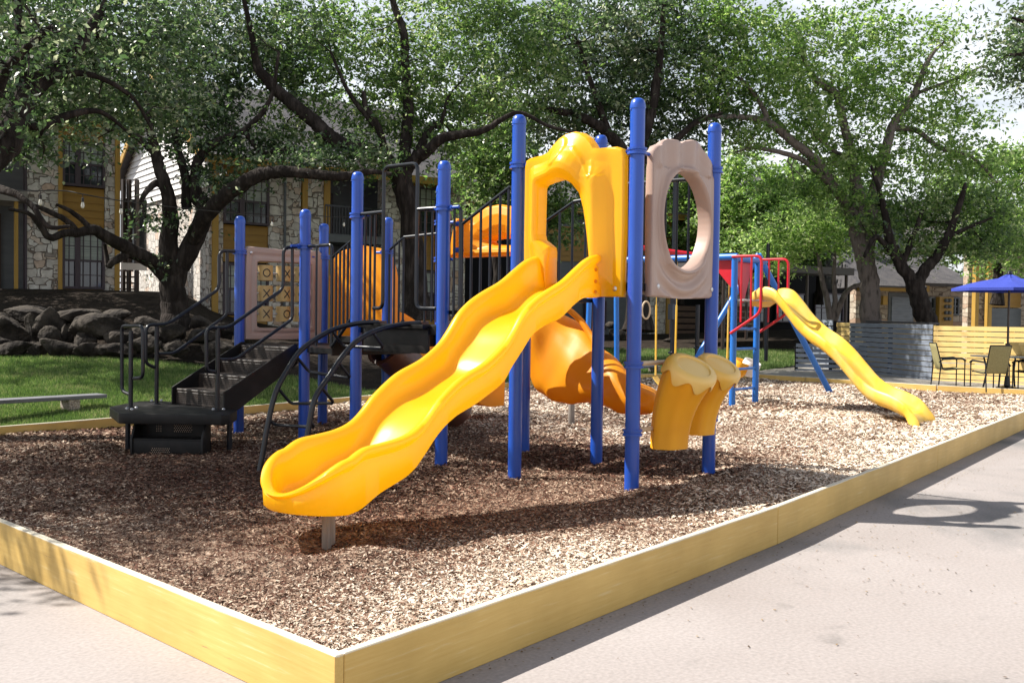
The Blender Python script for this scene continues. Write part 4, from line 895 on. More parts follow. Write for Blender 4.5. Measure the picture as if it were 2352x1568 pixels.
# left building
A_=Facade(62,26.5,-12,'apartment_building','dark stone apartment building at far left with ochre panels between windows',1.6)
def t(px): return fx(A_,px)
ztop=fz(A_,200,190)
A_.block(t(62),t(134),.8,ztop,0,.4,'stone_pier','stone');A_.block(t(241),t(263),.8,ztop,0,.4,'stone_pier','stone')
A_.block(t(134),t(241),.8,ztop,.12,.42,'wall','dark')
A_.block(t(133),t(142),fz(A_,137,708),ztop,-.06,.1,'trim_board','trim');A_.block(t(263),t(274),fz(A_,268,705),ztop,-.06,.1,'trim_board','trim')
A_.siding(t(142),t(240),fz(A_,190,533),fz(A_,190,430),.05);A_.siding(t(142),t(240),fz(A_,190,684),fz(A_,190,664),.05)
A_.block(t(142),t(240),1.3,fz(A_,190,684)-.01,.05,.1,'plinth','concrete')
A_.window(t(142),t(240),fz(A_,190,664),fz(A_,190,533),.02,6,4,True,.36);A_.window(t(142),t(240),fz(A_,190,429),fz(A_,190,325),.02,6,4,True,.36)
A_.siding(t(142),t(240),fz(A_,190,324),ztop,.05)
A_.block(t(-160),t(120),fz(A_,30,705),ztop,1.6,2.0,'balcony_back_wall','greysid');A_.block(t(-140),t(61.5),fz(A_,30,462),fz(A_,30,436),-.05,1.6,'balcony_floor','concrete')
A_.block(t(-140),t(61.5),.9,fz(A_,30,685),-.15,1.6,'porch_slab','concrete');A_.block(t(35),t(42),fz(A_,40,685),fz(A_,40,462),.0,.15,'porch_post','trim')
A_.block(t(57),t(61.5),fz(A_,40,685),ztop,-.03,.2,'corner_board','frame');A_.block(t(8),t(33),fz(A_,20,680),fz(A_,20,480),1.5,1.58,'porch_door','darkbrown')
m=MB();zr_=ztop;m.add([(t(-140),-.6,zr_),(t(274)+.3,-.6,zr_),(t(274)+.3,1.3,zr_+.8),(t(-140),1.3,zr_+.8),(t(-140),-.6,zr_-.15),(t(274)+.3,-.6,zr_-.15),(t(274)+.3,1.3,zr_-.15),(t(-140),1.3,zr_-.15)],[(0,1,2,3),(4,7,6,5),(0,4,5,1),(1,5,6,2),(3,2,6,7),(0,3,7,4)]);A_.place(m,'roof','shingle')
A_.block(t(274)-.15,t(274),.8,ztop-.1,.42,1.3,'side_wall','stone')
# second building: lit gable end and long facade
B=Facade(481,28,-15,'apartment_building','long stone apartment building with sunlit gable end behind the dark tree trunk',1.2)
def t(px): return fx(B,px)
ze=fz(B,720,372);zb0=.6
bt=[481,486,500,512,617,690,705,742,872,925,985,1003,1016,1066]
for a,b_,n_ in ((485,512,0),(617,690,0),(705,742,0),(880,925,0),(1012,1068,0)): B.block(t(a),t(b_),zb0,ze,0,.4,'stone_pier','stone')
for a,b_ in ((512,617),(742,880),(925,1012)): B.block(t(a)-(1.2 if a==742 else 0),t(b_)+(1.2 if a==742 else 0),zb0,ze,.16 if a!=742 else 1.7,.5 if a!=742 else 2.,'wall','greysid' if a==742 else 'dark')
for a,b_ in ((486,500),(692,704),(1003,1012)): B.block(t(a),t(b_),fz(B,a,742),ze,-.07,.12,'trim_board','trim')
for (a,b_) in ((512,617),(925,1003)):
    B.siding(t(a),t(b_),fz(B,a,600 if a<900 else 617),fz(B,a,514 if a<900 else 536),.07);B.window(t(a),t(b_),fz(B,a,722),fz(B,a,603 if a<900 else 620),.03,6,4,True,.4);B.window(t(a),t(b_),fz(B,a,512 if a<900 else 534),fz(B,a,405 if a<900 else 425),.03,6,4,True,.4)
    B.siding(t(a),t(b_),zb0+.3,fz(B,a,724),.07);B.siding(t(a),t(b_),fz(B,a,403 if a<900 else 424),ze,.07)
B.block(t(742),t(880),fz(B,800,558),fz(B,800,540),-.1,1.7,'balcony_floor','greysid');B.window(t(745),t(815),fz(B,780,535),fz(B,780,430),1.6,5,4,True,.5)
m=MB()
for i in range(22): x=t(744)+(t(878)-t(744))*i/21;m.box(*B.bx(x-.012,x+.012,-.07,-.045,fz(B,800,540),fz(B,800,478)))
m.box(*B.bx(t(744),t(878),-.08,-.035,fz(B,800,478),fz(B,800,474)));B.place(m,'balcony_railing','rail')
B.block(t(742),t(756),zb0,ze,-.05,.1,'porch_post','trim')
m=MB();m.tube([(t(652),-.06,.9),(t(652),-.06,ze)],.04,8);B.place(m,'downpipe','greysid',smooth=40)
# gable end wall (runs back from the near corner)
GL=8.6;gx0=t(481)
m=MB();m.box(*B.bx(gx0-.4+.4,gx0+.36,0.01,GL,zb0,ze));B.place(m,'gable_wall','stone')
m=MB();rz=ze+2.75;z=ze-1.0
while z<rz-.05:
    h=.19
    for (za,zb_) in ((z,z+h),):
        w0=lambda zz: max(0,(rz-zz)/(rz-ze))*GL/2 if zz>ze else GL/2
        a0,a1=GL/2-w0(za),GL/2+w0(za);b0_,b1_=GL/2-w0(zb_),GL/2+w0(zb_)
        x=gx0-.03;m.add([(x-.045,a0,za),(x-.045,a1,za),(x,b1_,zb_),(x,b0_,zb_),(x+.05,a0,za),(x+.05,a1,za)],[(0,1,2,3),(0,4,5,1)])
    z+=h
B.place(m,'gable_siding','white')
m=MB()
ov=.45
for s_ in (0,1):
    y0=(-ov if s_==0 else GL+ov);zz=ze-ov*(rz-ze)/(GL/2)
    q=[(gx0-.35,y0,zz),(t(1066)+.6,y0,zz),(t(1066)+.6,GL/2,rz),(gx0-.35,GL/2,rz)]
    m.add([(a,b_,c) for a,b_,c in q]+[(a,b_,c+.14) for a,b_,c in q],[(0,1,2,3),(4,7,6,5),(0,4,5,1),(1,5,6,2),(2,6,7,3),(3,7,4,0)])
B.place(m,'roof','shingle')
m=MB()
for s_ in (0,1):
    y0=(-ov if s_==0 else GL+ov);zz=ze-ov*(rz-ze)/(GL/2)
    q=[(gx0-.40,y0,zz-.16),(gx0-.40,GL/2,rz-.16),(gx0-.40,GL/2,rz+.13),(gx0-.40,y0,zz+.13)];m.add(q+[(a+.045,b_,c) for a,b_,c in q],[(0,1,2,3),(7,6,5,4),(0,4,5,1),(1,5,6,2),(2,6,7,3),(3,7,4,0)])
m.box(*B.bx(gx0-.3,t(1066)+.6,-ov-.06,-ov-.012,ze-ov*(rz-ze)/(GL/2)-.1,ze-ov*(rz-ze)/(GL/2)+.13))
B.place(m,'fascia','trim')
# stair with railing between the first two buildings
sx=MB()
p0=atD(292,715,30);
for i in range(13):
    z=1.55+i*.19;sx.box((p0.x+.0,p0.y+.16*i*.6,z),(1.0,.26,.045),-.2)
sc_=sx.build('outdoor_stair','deckwood',smooth=0);tag(sc_,'narrow open wooden stair between the two stone buildings','stairs')
pt_=thing('stair_porch',(atD(300,700,29.5).x,atD(300,700,29.5).y,1.4),'tall dark stair porch with pale sill in the gap left of the gable','porch')
m=MB()
for px in (283,296,314): 
    c=atD(px,600,29.4);m.box((c.x,c.y,3.3),(.10,.10,4.4),.1)
m.build('porch_post','darkbrown',pt_,smooth=0)
m=MB();c=atD(307,560,29.3);m.box((c.x,c.y,2.95),(.75,.08,.2),-.2);m.build('sill','white',pt_,smooth=0)
m=MB();c=atD(307,500,29.6);m.box((c.x,c.y,4.0),(.75,.06,1.9),-.2);m.build('window','glass',pt_,smooth=0)
# building in the middle distance, right of the climber
Cb=Facade(1230,42,-22,'apartment_building','shaded apartment building behind the swing frame with porch windows',.8)
def t(px): return fx(Cb,px)
def z(px,py): return fz(Cb,px,py)
zt_=z(1500,505)
Cb.block(t(1040),t(1285),.4,zt_,0,.4,'wall','dark');Cb.block(t(1285),t(1330),.4,zt_,-.02,.4,'wall','greysid');Cb.window(t(1342),t(1392),z(1360,758),z(1360,690),-.05,4,4,False);Cb.block(t(1330),t(1500),.4,zt_,.02,.4,'wall','greysid')
Cb.block(t(1490),t(1530),.4,zt_,-.15,.3,'stone_pier','stone');Cb.block(t(1500),t(1690),.4,zt_,.9,1.2,'wall','greysid');Cb.block(t(1662),t(1740),.4,zt_,-.05,.4,'stone_pier','stone')
Cb.block(t(1526),t(1533),.9,zt_,-.25,-.1,'downpipe','trim');Cb.window(t(1540),t(1575),z(1560,740),z(1560,665),.8,4,4,False);Cb.window(t(1600),t(1650),z(1620,740),z(1620,640),.8,4,5,False)
for x0,x1 in ((1535,1590),(1640,1720)):
    m=MB()
    for i in range(5): m.box(*Cb.bx(t(x0),t(x1),-.3,-.25,z(x0+20,769-i*14),z(x0+20,769-i*14)+.21))
    Cb.place(m,'porch_boards','deckwood')
Cb.siding(t(1180),t(1500),z(1300,600),z(1300,520),-.03,'ochre',.22)
Cb.block(t(1040),t(1740),zt_,zt_+.25,-.7,.4,'eave','trim')
m=MB();q=[(t(1040),-.7,zt_+.25),(t(1740),-.7,zt_+.25),(t(1740),4.5,zt_+2.6),(t(1040),4.5,zt_+2.6)];m.add(q+[(a,b_,c-.2 if b_<0 else zt_) for a,b_,c in q],[(0,1,2,3),(7,6,5,4),(0,4,5,1),(1,5,6,2),(2,6,7,3),(3,7,4,0)]);Cb.place(m,'roof','shingle')
# long house behind the carport
Hb=Facade(1700,48,-18,'house','dark two storey house with vertical boards behind the flat-roofed carport',.8)
def t(px): return fx(Hb,px)
def z(px,py): return fz(Hb,px,py)
Hb.block(t(1560),t(1965),.3,z(1900,480),.3,.6,'wall','dark');Hb.block(t(1965),t(2010),.3,z(1985,470),0,.6,'stone_pier','stonelow')
Hb.siding(t(2010),t(2120),.5,z(2060,470),.1,'greysid',.3)
for a in (1700,1790,1880): Hb.window(t(a),t(a)+2.2,z(a,740),z(a,672),.2,4,3,False)
m=MB()
for i in range(16): x=t(1820)+(t(1960)-t(1820))*i/15;m.box(*Hb.bx(x-.05,x+.05,.0,.1,z(1900,610),z(1900,560)))
m.box(*Hb.bx(t(1820),t(1960),-.01,.11,z(1900,560),z(1900,555)));Hb.place(m,'balcony_railing','greysid')
m=MB();zz=z(1800,475);q=[(t(1560),-.5,zz),(t(2130),-.5,zz),(t(2130),5,zz+2.4),(t(1560),5,zz+2.4)];m.add(q+[(a,b_,zz-.2) for a,b_,c in q],[(0,1,2,3),(7,6,5,4),(0,4,5,1),(1,5,6,2),(2,6,7,3),(3,7,4,0)]);Hb.place(m,'roof','shingle')
# carport
cpt=thing('carport',tuple(atD(1800,770,36))[:2]+(.6,),'flat dark roofed carport on thin posts beyond the swing frame','carport')
a=atD(1655,618,34);b=atD(1962,636,37);dd=(b-a);dd.z=0
m=MB();zc=a.z;bk=Vector((-dd.y,dd.x,0)).normalized()
if bk.dot(fw)<0: bk=-bk
q=[Vector((a.x,a.y,zc)),Vector((b.x,b.y,zc-.02)),Vector((b.x,b.y,zc+.1))+bk*6,Vector((a.x,a.y,zc+.1))+bk*6]
m.add([p for p in q]+[p+Vector((0,0,.26)) for p in q],[(0,1,2,3),(4,7,6,5),(0,4,5,1),(1,5,6,2),(2,6,7,3),(3,7,4,0)]);m.build('roof','awning',cpt,smooth=0)
for k in (.05,.35,.66,.97):
    for kk in (.2,5.6):
        p=a+dd*k+bk*kk;m=MB();m.tube([(p.x,p.y,.2),(p.x,p.y,zc+.02)],.06,10);m.build('post','darkbrown',cpt)
# tall black lamp poles on the rear lawn
for px,py0,py1,D,lb in ((1545,812,395,19.5,'tall thin black pole rising behind the round window panel'),(1601,800,700,24,'short black pole with yellow sleeve behind the round window panel'),(1759,836,560,30,'black pole standing at the concrete edge beside the far slide')):
    a=atD(px,py0,D);m=MB();tpz=atD(px,py1,D).z;m.tube([(a.x,a.y,0),(a.x,a.y,tpz)],.05 if D<25 else .055,12);m.lathe([(.09,0),(.09,.03),(.06,.05)],(a.x,a.y,max(.16,a.z)),12)
    if D==19.5: m.box(atD(1543,716,19.4),(.12,.10,.30))
    tag(m.build('black_pole','rail'),lb,'pole')
# cottage with meter board
K=Facade(2010,40,-30,'cottage','buff stone cottage with slate roof, garage door and meter board beyond the fence',.5)
def t(px): return fx(K,px)
def z(px,py): return fz(K,px,py)
ze=z(2060,655)
K.block(t(1968),t(2230),.1,ze,0,.35,'wall','stonelow')
K.block(t(2042),t(2100),.4,z(2070,672),-.04,.1,'door_surround','greysid');K.siding(t(2048),t(2096),.45,z(2070,682),-.07,'greyfence',.3,'garage_door')
K.block(t(1968),t(2120),ze-.25,ze,-.4,-.05,'eave','trim')
K.block(t(2150),t(2182),.2,z(2160,682),-.25,.0,'meter_board','trim')
for i in range(4):
    for j in range(2):
        m=MB();c=(t(2163+8*j),-.3,z(2160,690+14*i));m.lathe([(.07,-.08),(.075,.04),(.06,.06)],c,12,Matrix.Rotation(R(90),4,'X'));K.place(m,'meter','greysid',smooth=40)
K.window(t(2184),t(2203),z(2190,724),z(2190,682),-.02,2,4,False,None,'greysid')
K.window(t(2133),t(2148),z(2140,735),z(2140,682),-.02,1,2,False,None,'greysid')
m=MB();q=[(t(1968)-.3,-.5,ze-.05),(t(2110),-.5,ze-.05),(t(2085),3,ze+2.1),(t(2010),3,ze+2.1)]
m.add(q+[(a,b_,ze-.12) for a,b_,c in q],[(0,1,2,3),(7,6,5,4),(0,4,5,1),(1,5,6,2),(2,6,7,3),(3,7,4,0)])
K.place(m,'roof','shingle')
m=MB();q=[(t(2110),-.25,ze+.12),(t(2240),-.25,ze+.12),(t(2235),3,ze+1.6),(t(2125),3,ze+1.6)];m.add(q+[(a,b_,ze) for a,b_,c in q],[(0,1,2,3),(7,6,5,4),(0,4,5,1),(1,5,6,2),(2,6,7,3),(3,7,4,0)]);K.place(m,'roof','shingle')
for (px,py) in ((1988,668),): m=MB();m.box((t(2027),-.12,z(2027,690)),(.22,.2,.35));K.place(m,'wall_lamp','trim')
Q=Facade(2240,37,-38,'house','ochre boarded house with grey doors at the far right behind the umbrella',.4)
def t(px): return fx(Q,px)
def z(px,py): return fz(Q,px,py)
Q.block(t(2230),t(2420),.1,z(2300,560),.1,.4,'wall','stonelow')
for a,b_ in ((2226,2234),(2256,2264),(2350,2358)): Q.block(t(a),t(b_),.2,z(2300,560),-.4,-.2,'porch_post','trim')
Q.block(t(2268),t(2346),.3,z(2300,708),-.06,.08,'garage_door','greysid');Q.siding(t(2268),t(2346),z(2300,706),z(2300,640),-.02,'ochre',.2)
for px in (2160,2262): pass
m=MB();zz=z(2300,560);q=[(t(2226),-.8,zz),(t(2420),-.8,zz),(t(2420),4,zz+2),(t(2226),4,zz+2)];m.add(q+[(a,b_,zz-.15) for a,b_,c in q],[(0,1,2,3),(7,6,5,4),(0,4,5,1),(1,5,6,2),(2,6,7,3),(3,7,4,0)]);Q.place(m,'roof','shingle')
# ------------------------------------------------------------------ slatted fences round the patio
def fence(a,b,z0,z1,n,mt,label,gap=.022,posts=3,th=.025,cap=None):
    a=Vector((a.x,a.y,0));b=Vector((b.x,b.y,0));d=b-a;L=d.length
    t_=thing('slat_fence',(a.x,a.y,z0),label,'fence','slatted fences round the patio',math.atan2(d.y,d.x))
    h=(z1-z0)/n;m=MB();W0=Matrix.Translation((a.x,a.y,0))@Matrix.Rotation(math.atan2(d.y,d.x),4,'Z');m.m=W0
    for i in range(n): m.box((L/2,(i%3-1)*.002,z0+h*(i+.5)),(L,th,h-gap))
    m.build('slats',mt,t_,smooth=0)
    for i in range(posts):
        m=MB();m.m=W0;m.box((L*(i+.02)/(posts-1+.04),.065,(z0+z1)/2-.02),(.09,.09,z1-z0-.03));m.build('post','dark' if mt=='greyfence' else 'yelfence',t_,smooth=0)
    return t_
pA=atD(1952,800,29.2);pB=atD(2142,800,25.0);pC=atD(2420,800,23.2);zf=.12
fence(pA,pB,zf,1.60,11,'greyfence','dark blue-grey slatted fence screen left of the patio chairs')
fence(pB+(pC-pB).normalized()*.02,pC,zf,1.57,11,'yelfence','yellow slatted fence behind the patio chairs and umbrella',posts=4)
pE=atD(1914,800,30.2);pF=atD(2142,800,27.4)
fence(pE,pF,zf,1.60,11,'yelfence','yellow slatted fence partly hidden behind the grey screen')
m=MB();m.beam((atD(2000,738,28.8)),(atD(2146,743,26.4)),.35,.05);tag(m.build('counter_top','awning'),'dark counter board capping the fence left of the patio','counter')
fence(atD(1868,800,31),atD(1912,800,30),zf,1.68,8,'greyfence','short grey slatted fence under the multi-stemmed tree',.035,2)
fence(atD(1828,820,29),atD(1990,820,28.6),zf,1.0,6,'greyfence','low grey slatted fence beneath the far slide',.05,3)
# ------------------------------------------------------------------ patio furniture
def patio_chair(loc,rz,label):
    r=thing('patio_chair',loc,label,'chair','patio chairs round the umbrella table',rz)
    W0=Matrix.Translation(loc)@Matrix.Rotation(rz,4,'Z')
    def T(name,pts,rad,mt='rail',par=r): m=MB();m.m=W0;m.tube(fillet(pts,.06,5),rad,8);return m.build(name,mt,par)
    for s in (-.27,.27):
        T('leg',[(.26,s,0),(.26,s,.60),(.20,s,.64),(-.22,s,.62),(-.30,s,.55)],.014);T('leg',[(-.30,s,0),(-.26,s,.45),(-.26,s,.60)],.014)
        T('arm',[(-.24,s*1.0,.62),(.20,s*1.04,.655),(.28,s*1.04,.60)],.018)
    T('side_rail',[(.24,-.24,.42),(-.20,-.24,.38),(-.36,-.24,.98)],.014);T('side_rail',[(.24,.24,.42),(-.20,.24,.38),(-.36,.24,.98)],.014)
    T('cross_bar',[(.24,-.25,.41),(.24,.25,.41)],.012);T('cross_bar',[(-.36,-.24,.98),(-.36,.24,.98)],.012)
    m=MB();m.m=W0;P=smooth_path([(.26,.425),(.05,.40),(-.14,.385),(-.22,.43),(-.28,.65),(-.36,.97)],4)
    m.loft([[(x,-.235,z),(x,.235,z),(x-.006,.235,z-.008),(x-.006,-.235,z-.008)] for x,z in P]);m.build('sling','sling',r,smooth=60)
    return r
c1=onZ(2178,887,.2);patio_chair((c1.x,c1.y,.2),HD-math.pi/2-.1,'dark framed patio chair in profile, leftmost at the patio table')
c2=onZ(2272,898,.2);patio_chair((c2.x,c2.y,.2),HD+.15,'olive sling patio chair seen from behind in front of the table')
c3=onZ(2362,897,.2);patio_chair((c3.x,c3.y,.2),HD+.9,'patio chair cut off by the right frame edge')
tc=onZ(2312,894,.2)
tb_=thing('patio_table',(tc.x,tc.y,.2),'round dark patio table beneath the blue umbrella','table')
m=MB();m.lathe([(.73,.71),(.75,.715),(.75,.735),(.73,.74),(.03,.74)],(tc.x,tc.y,.2),40);m.build('tabletop','tabletop',tb_)
for i in range(4):
    a=HD+math.pi/4+i*math.pi/2;m=MB();m.tube(fillet([(tc.x+.50*math.cos(a),tc.y+.5*math.sin(a),.2),(tc.x+.42*math.cos(a),tc.y+.42*math.sin(a),.60),(tc.x+.5*math.cos(a),tc.y+.5*math.sin(a),.90)],.1),.02,8);m.build('leg','rail',tb_)
um=thing('patio_umbrella',(tc.x,tc.y,.2),'open royal blue patio umbrella over the dark table','umbrella')
m=MB();m.tube([(tc.x,tc.y,.22),(tc.x,tc.y,2.66)],.024,12);pl=m.build('pole','darkbrown',um)
m=MB();m.lathe([(.22,0),(.22,.05),(.06,.09),(.04,.3),(.045,.3)],(tc.x,tc.y,.2),20);m.build('base','rail',um)
m=MB();m.box((tc.x,tc.y,1.12),(.06,.09,.18));m.build('crank_box','darkbrown',pl)
def canopy(z0,z1,r0,r1,th=.012):
    m=MB();n=8;vs=[];rr=HD+math.pi/8
    rings=[]
    for t in np.linspace(0,1,6):
        ring=[]
        for j in range(n*4):
            a=rr+2*math.pi*j/(n*4);k=(j%4)/4.;sag=1-(.035*t*math.sin(math.pi*k));edge=math.cos(math.pi/n)/math.cos((k-.5)*2*math.pi/n)
            rad=(r0+(r1-r0)*t)*edge*1.04;zz=z0+(z1-z0)*(t+.12*math.sin(math.pi*t))-.03*math.sin(math.pi*k)*math.sin(math.pi*t)
            ring.append((tc.x+rad*math.cos(a),tc.y+rad*math.sin(a),zz))
        rings.append(ring)
    rings+= [[(x,y,z-.06) for x,y,z in rings[0]]]
    rings=[rings[-1]]+rings[:-1]
    m.loft(rings,cap=False);return m
def canopyH(px,py): return atD(px,py,21.9).z
ztp=canopyH(2312,632);zed=canopyH(2312,663)
cn=canopy(zed,ztp-.06,1.12,.16).build('canopy','fabricblue',um,smooth=25)
canopy(ztp-.10,ztp+.03,.26,.02).build('vent','fabricblue',cn,smooth=25)
m=MB();m.lathe([(.05,0),(.06,.03),(.04,.09),(.01,.1)],(tc.x,tc.y,ztp),12);m.build('finial','rail',cn)
for j in range(8):
    a=HD+math.pi/8+2*math.pi*j/8;m=MB();m.tube([(tc.x,tc.y,ztp-.12),(tc.x+1.12*math.cos(a),tc.y+1.12*math.sin(a),zed-.02)],.007,6);m.build('rib','rail',um)
c=atD(2372,800,22.6);m=MB();m.loft([[c+rt*(a_*k)+fw*(b_*k)+Vector((0,0,zz)) for a_,b_ in ((-1,-.7),(1,-.7),(1,.7),(-1,.7))] for k,zz in ((.22,-.5),(.46,.08),(.48,.08),(.48,.13),(.42,.13),(.40,.02))])
tag(m.build('planter_box','yelfence',smooth=0),'yellow painted planter box at the right frame edge on the patio','planter')
# ------------------------------------------------------------------ string lights
sl_=thing('string_lights',tuple(atD(300,455,15)),'black wire with hanging clear bulbs strung across in front of the buildings','string lights')
W1=[(-60,425,13.5),(30,438,14),(140,438,14.5),(190,446,14.5),(270,460,15),(400,476,17),(520,488,19),(610,497,20),(700,492,21),(760,498,22),(900,500,24)]
wp=[tuple(atD(*p)) for p in W1];m=MB();m.tube(smooth_path(wp,5),.008,6);m.build('wire','ink',sl_)
for (px,py,D) in ((93,440,14.3),(190,447,14.5),(278,462,15),(545,492,19.4),(625,497,20),(697,493,21),(790,500,22.5)):
    c=atD(px,py,D);m=MB();m.tube([c,c+Vector((0,0,-.05))],.006,6);m.lathe([(.014,-.11),(.018,-.10),(.018,-.05),(.01,-.045)],c,10);sk=m.build('socket','ink',sl_)
    m=MB();m.lathe([(.004,-.20),(.018,-.19),(.026,-.165),(.022,-.13),(.014,-.11)],c,12);m.build('bulb','bulb',sk)
# ------------------------------------------------------------------ trees
def leaves(name,clumps,nl,size,material,parent,spread=.34,asp=.5,seed=1):
    r=np.random.default_rng(seed);C=np.array([c[:3] for c in clumps]);S=np.array([c[3] for c in clumps]);n=len(C)*nl
    spread=spread*.88;size=size*1.08;idx=np.repeat(np.arange(len(C)),nl);TW=7;td=r.normal(size=(len(C)*TW,3));td/=np.linalg.norm(td,axis=1)[:,None];to=r.normal(size=(len(C)*TW,3))*.55;ti=idx*TW+r.integers(0,TW,n);off=to[ti]+td[ti]*(r.random(n)[:,None]*2.6-.4)+r.normal(size=(n,3))*.16
    off*=np.array([1,1,.62])*spread;P=C[idx]+off*S[idx][:,None]
    nm=r.normal(size=(n,3))*.75+np.array([0,0,.75]);nm/=np.linalg.norm(nm,axis=1)[:,None]
    t=r.normal(size=(n,3));u=np.cross(nm,t);u/=np.linalg.norm(u,axis=1)[:,None];v=np.cross(nm,u)
    L=size*(.6+.8*r.random(n))[:,None];u=u*L/2;v=v*L*asp/2
    V=np.stack([P-u,P+v-u*.1+nm*L*.06,P+u,P-v-u*.1+nm*L*.06],1).reshape(-1,3)
    return npmesh(name,V,4,material,parent)
def wob(pts,r,amp):
    out=[];k=len(pts)
    for i,p in enumerate(pts):
        out.append(np.array(p)+ (r.normal(size=3)*amp if 0<i<k-1 else 0))
    return out
DENS={'leafdark':.50,'leafmid':.52,'leafbright':.50}
def tree(name,label,cat,limbs,blobs,leafmat,size,nl=60,seed=1,bark='bark',group=None,twig=.5,spread=.34):
    r=np.random.default_rng(seed);base=atD(*limbs[0][0][:3])
    root=thing(name,(base.x,base.y,base.z),label,cat,group)
    tm=MB();nodes=[]
    for li,L in enumerate(limbs):
        P=[(*atD(x,y,D),w) for x,y,D,w in L];Q=smooth_path(P,5)
        Q=[q if i in(0,) else q+np.array([*(r.normal(size=3)*.07*q[3]),0]) for i,q in enumerate(Q)]
        if li==0: Q[0][3]*=1.35;Q[1][3]*=1.15
        tm.tube([q[:3] for q in Q],[float(max(q[3],.008)) for q in Q],12 if Q[0][3]>.12 else 7,cap=False)
        nodes+= [q for q in Q[len(Q)//3:]]
    N3=np.array([q[:3] for q in nodes]);NR=np.array([q[3] for q in nodes])
    clumps=[];bn=0
    for bl in blobs:
        x,y,D,rx,rz,nc=bl[:6];ry=bl[6] if len(bl)>6 else rx
        c=np.array(atD(x,y,D+((.3 if leafmat=='leafbright' else .8)*ry if D>11.9 else 0)))
        for _ in range(int(nc*DENS[leafmat]*(.55 if (y<-60 and x>0) else 1)*(1.5 if D>40 else 1))):
            d=r.normal(size=3);d/=np.linalg.norm(d);k=r.random()**.42
            off=d*k;p=c+np.array(rt)*off[0]*rx+np.array(fw)*off[1]*ry+np.array([0,0,1])*off[2]*rz
            clumps.append((*p,.6+.8*r.random()))
            if r.random()<twig:
                j=np.argmin(((N3-p)**2).sum(1)+r.random()*.5);q=N3[j];dist=np.linalg.norm(p-q)
                if dist>6: continue
                m1=q+(p-q)*.35+r.normal(size=3)*.10*dist+np.array([0,0,.06*dist]);m2=q+(p-q)*.7+r.normal(size=3)*.09*dist
                w=min(NR[j]*.55,.012+.012*dist)
                tm.tube([q,m1,m2,p],[w,w*.75,w*.5,.005],4,cap=False)
                if r.random()<.5: N3=np.vstack([N3,m1,m2]);NR=np.append(NR,[w*.75,w*.5])
    tm.build('trunk',bark,root,smooth=80)
    leaves('crown',clumps,nl,size,leafmat,root,spread,seed=seed+100)
    return root
# live oak out of frame on the left, its limbs reach in
tree('live_oak','leaning live oak whose black limbs reach in from the left frame edge','tree',
 [[(-190,900,11.5,.30),(-160,620,11.8,.26),(-60,400,12.2,.22),(10,330,12.5,.19),(55,225,12.8,.15),(105,180,13,.12),(145,150,13.2,.10),(190,95,13.4,.08),(230,20,13.6,.05)],
  [(50,230,12.8,.09),(48,120,12.9,.07),(40,0,13,.05),(30,-120,13,.04)],
  [(-20,345,12.4,.09),(20,293,12.6,.07),(100,288,12.8,.06),(165,263,13,.05),(230,257,13.2,.035),(290,300,13.4,.02)],
  [(-60,400,12.2,.08),(0,200,12,.06),(30,140,11.8,.05),(120,60,11.6,.03)],
  [(-60,420,12.1,.07),(20,440,11.6,.05),(70,470,11.5,.035),(110,520,11.5,.03),(160,520,11.7,.02)],
  [(-150,560,11.5,.14),(-300,300,10,.10),(-400,0,9,.06)],[(100,182,13,.06),(200,170,13.2,.04),(300,220,13.6,.03),(350,300,13.8,.015)]],
 [(60,60,13,2.3,1.2,150,1.8),(200,40,13.4,1.6,1.2,110,1.6),(310,120,14,1.3,1.1,90,1.4),(120,170,13.2,1.5,.6,50),(40,240,12.4,1.0,.45,34),(250,230,13.6,1.2,.5,40),(330,250,14,.8,.4,22),(20,150,12,1.3,.8,60),
  (90,330,13,.8,.25,14),(200,290,13.2,.7,.25,14),(20,320,12.4,.5,.25,10),(-250,100,11,2.6,2.0,110,2.5),(-420,-100,10,2.5,2,90,3),(-60,-250,13,4,1.6,150,2.5),(-600,-230,9.6,1.7,.9,260,1.6),(-850,-120,9.8,1.6,.9,200,1.6),(-420,-330,10.4,1.7,.9,220,1.7),(-900,-420,9.0,1.8,1,200,1.8),(-1300,-490,7.5,1.5,.7,170,1.5),(-1600,-300,8,1.6,.8,120,1.6),(250,-220,14,3,1.5,110,2.5)],'leafdark',.085,60,11)  # clumps far left of the frame are unseen, added to shade the mulch
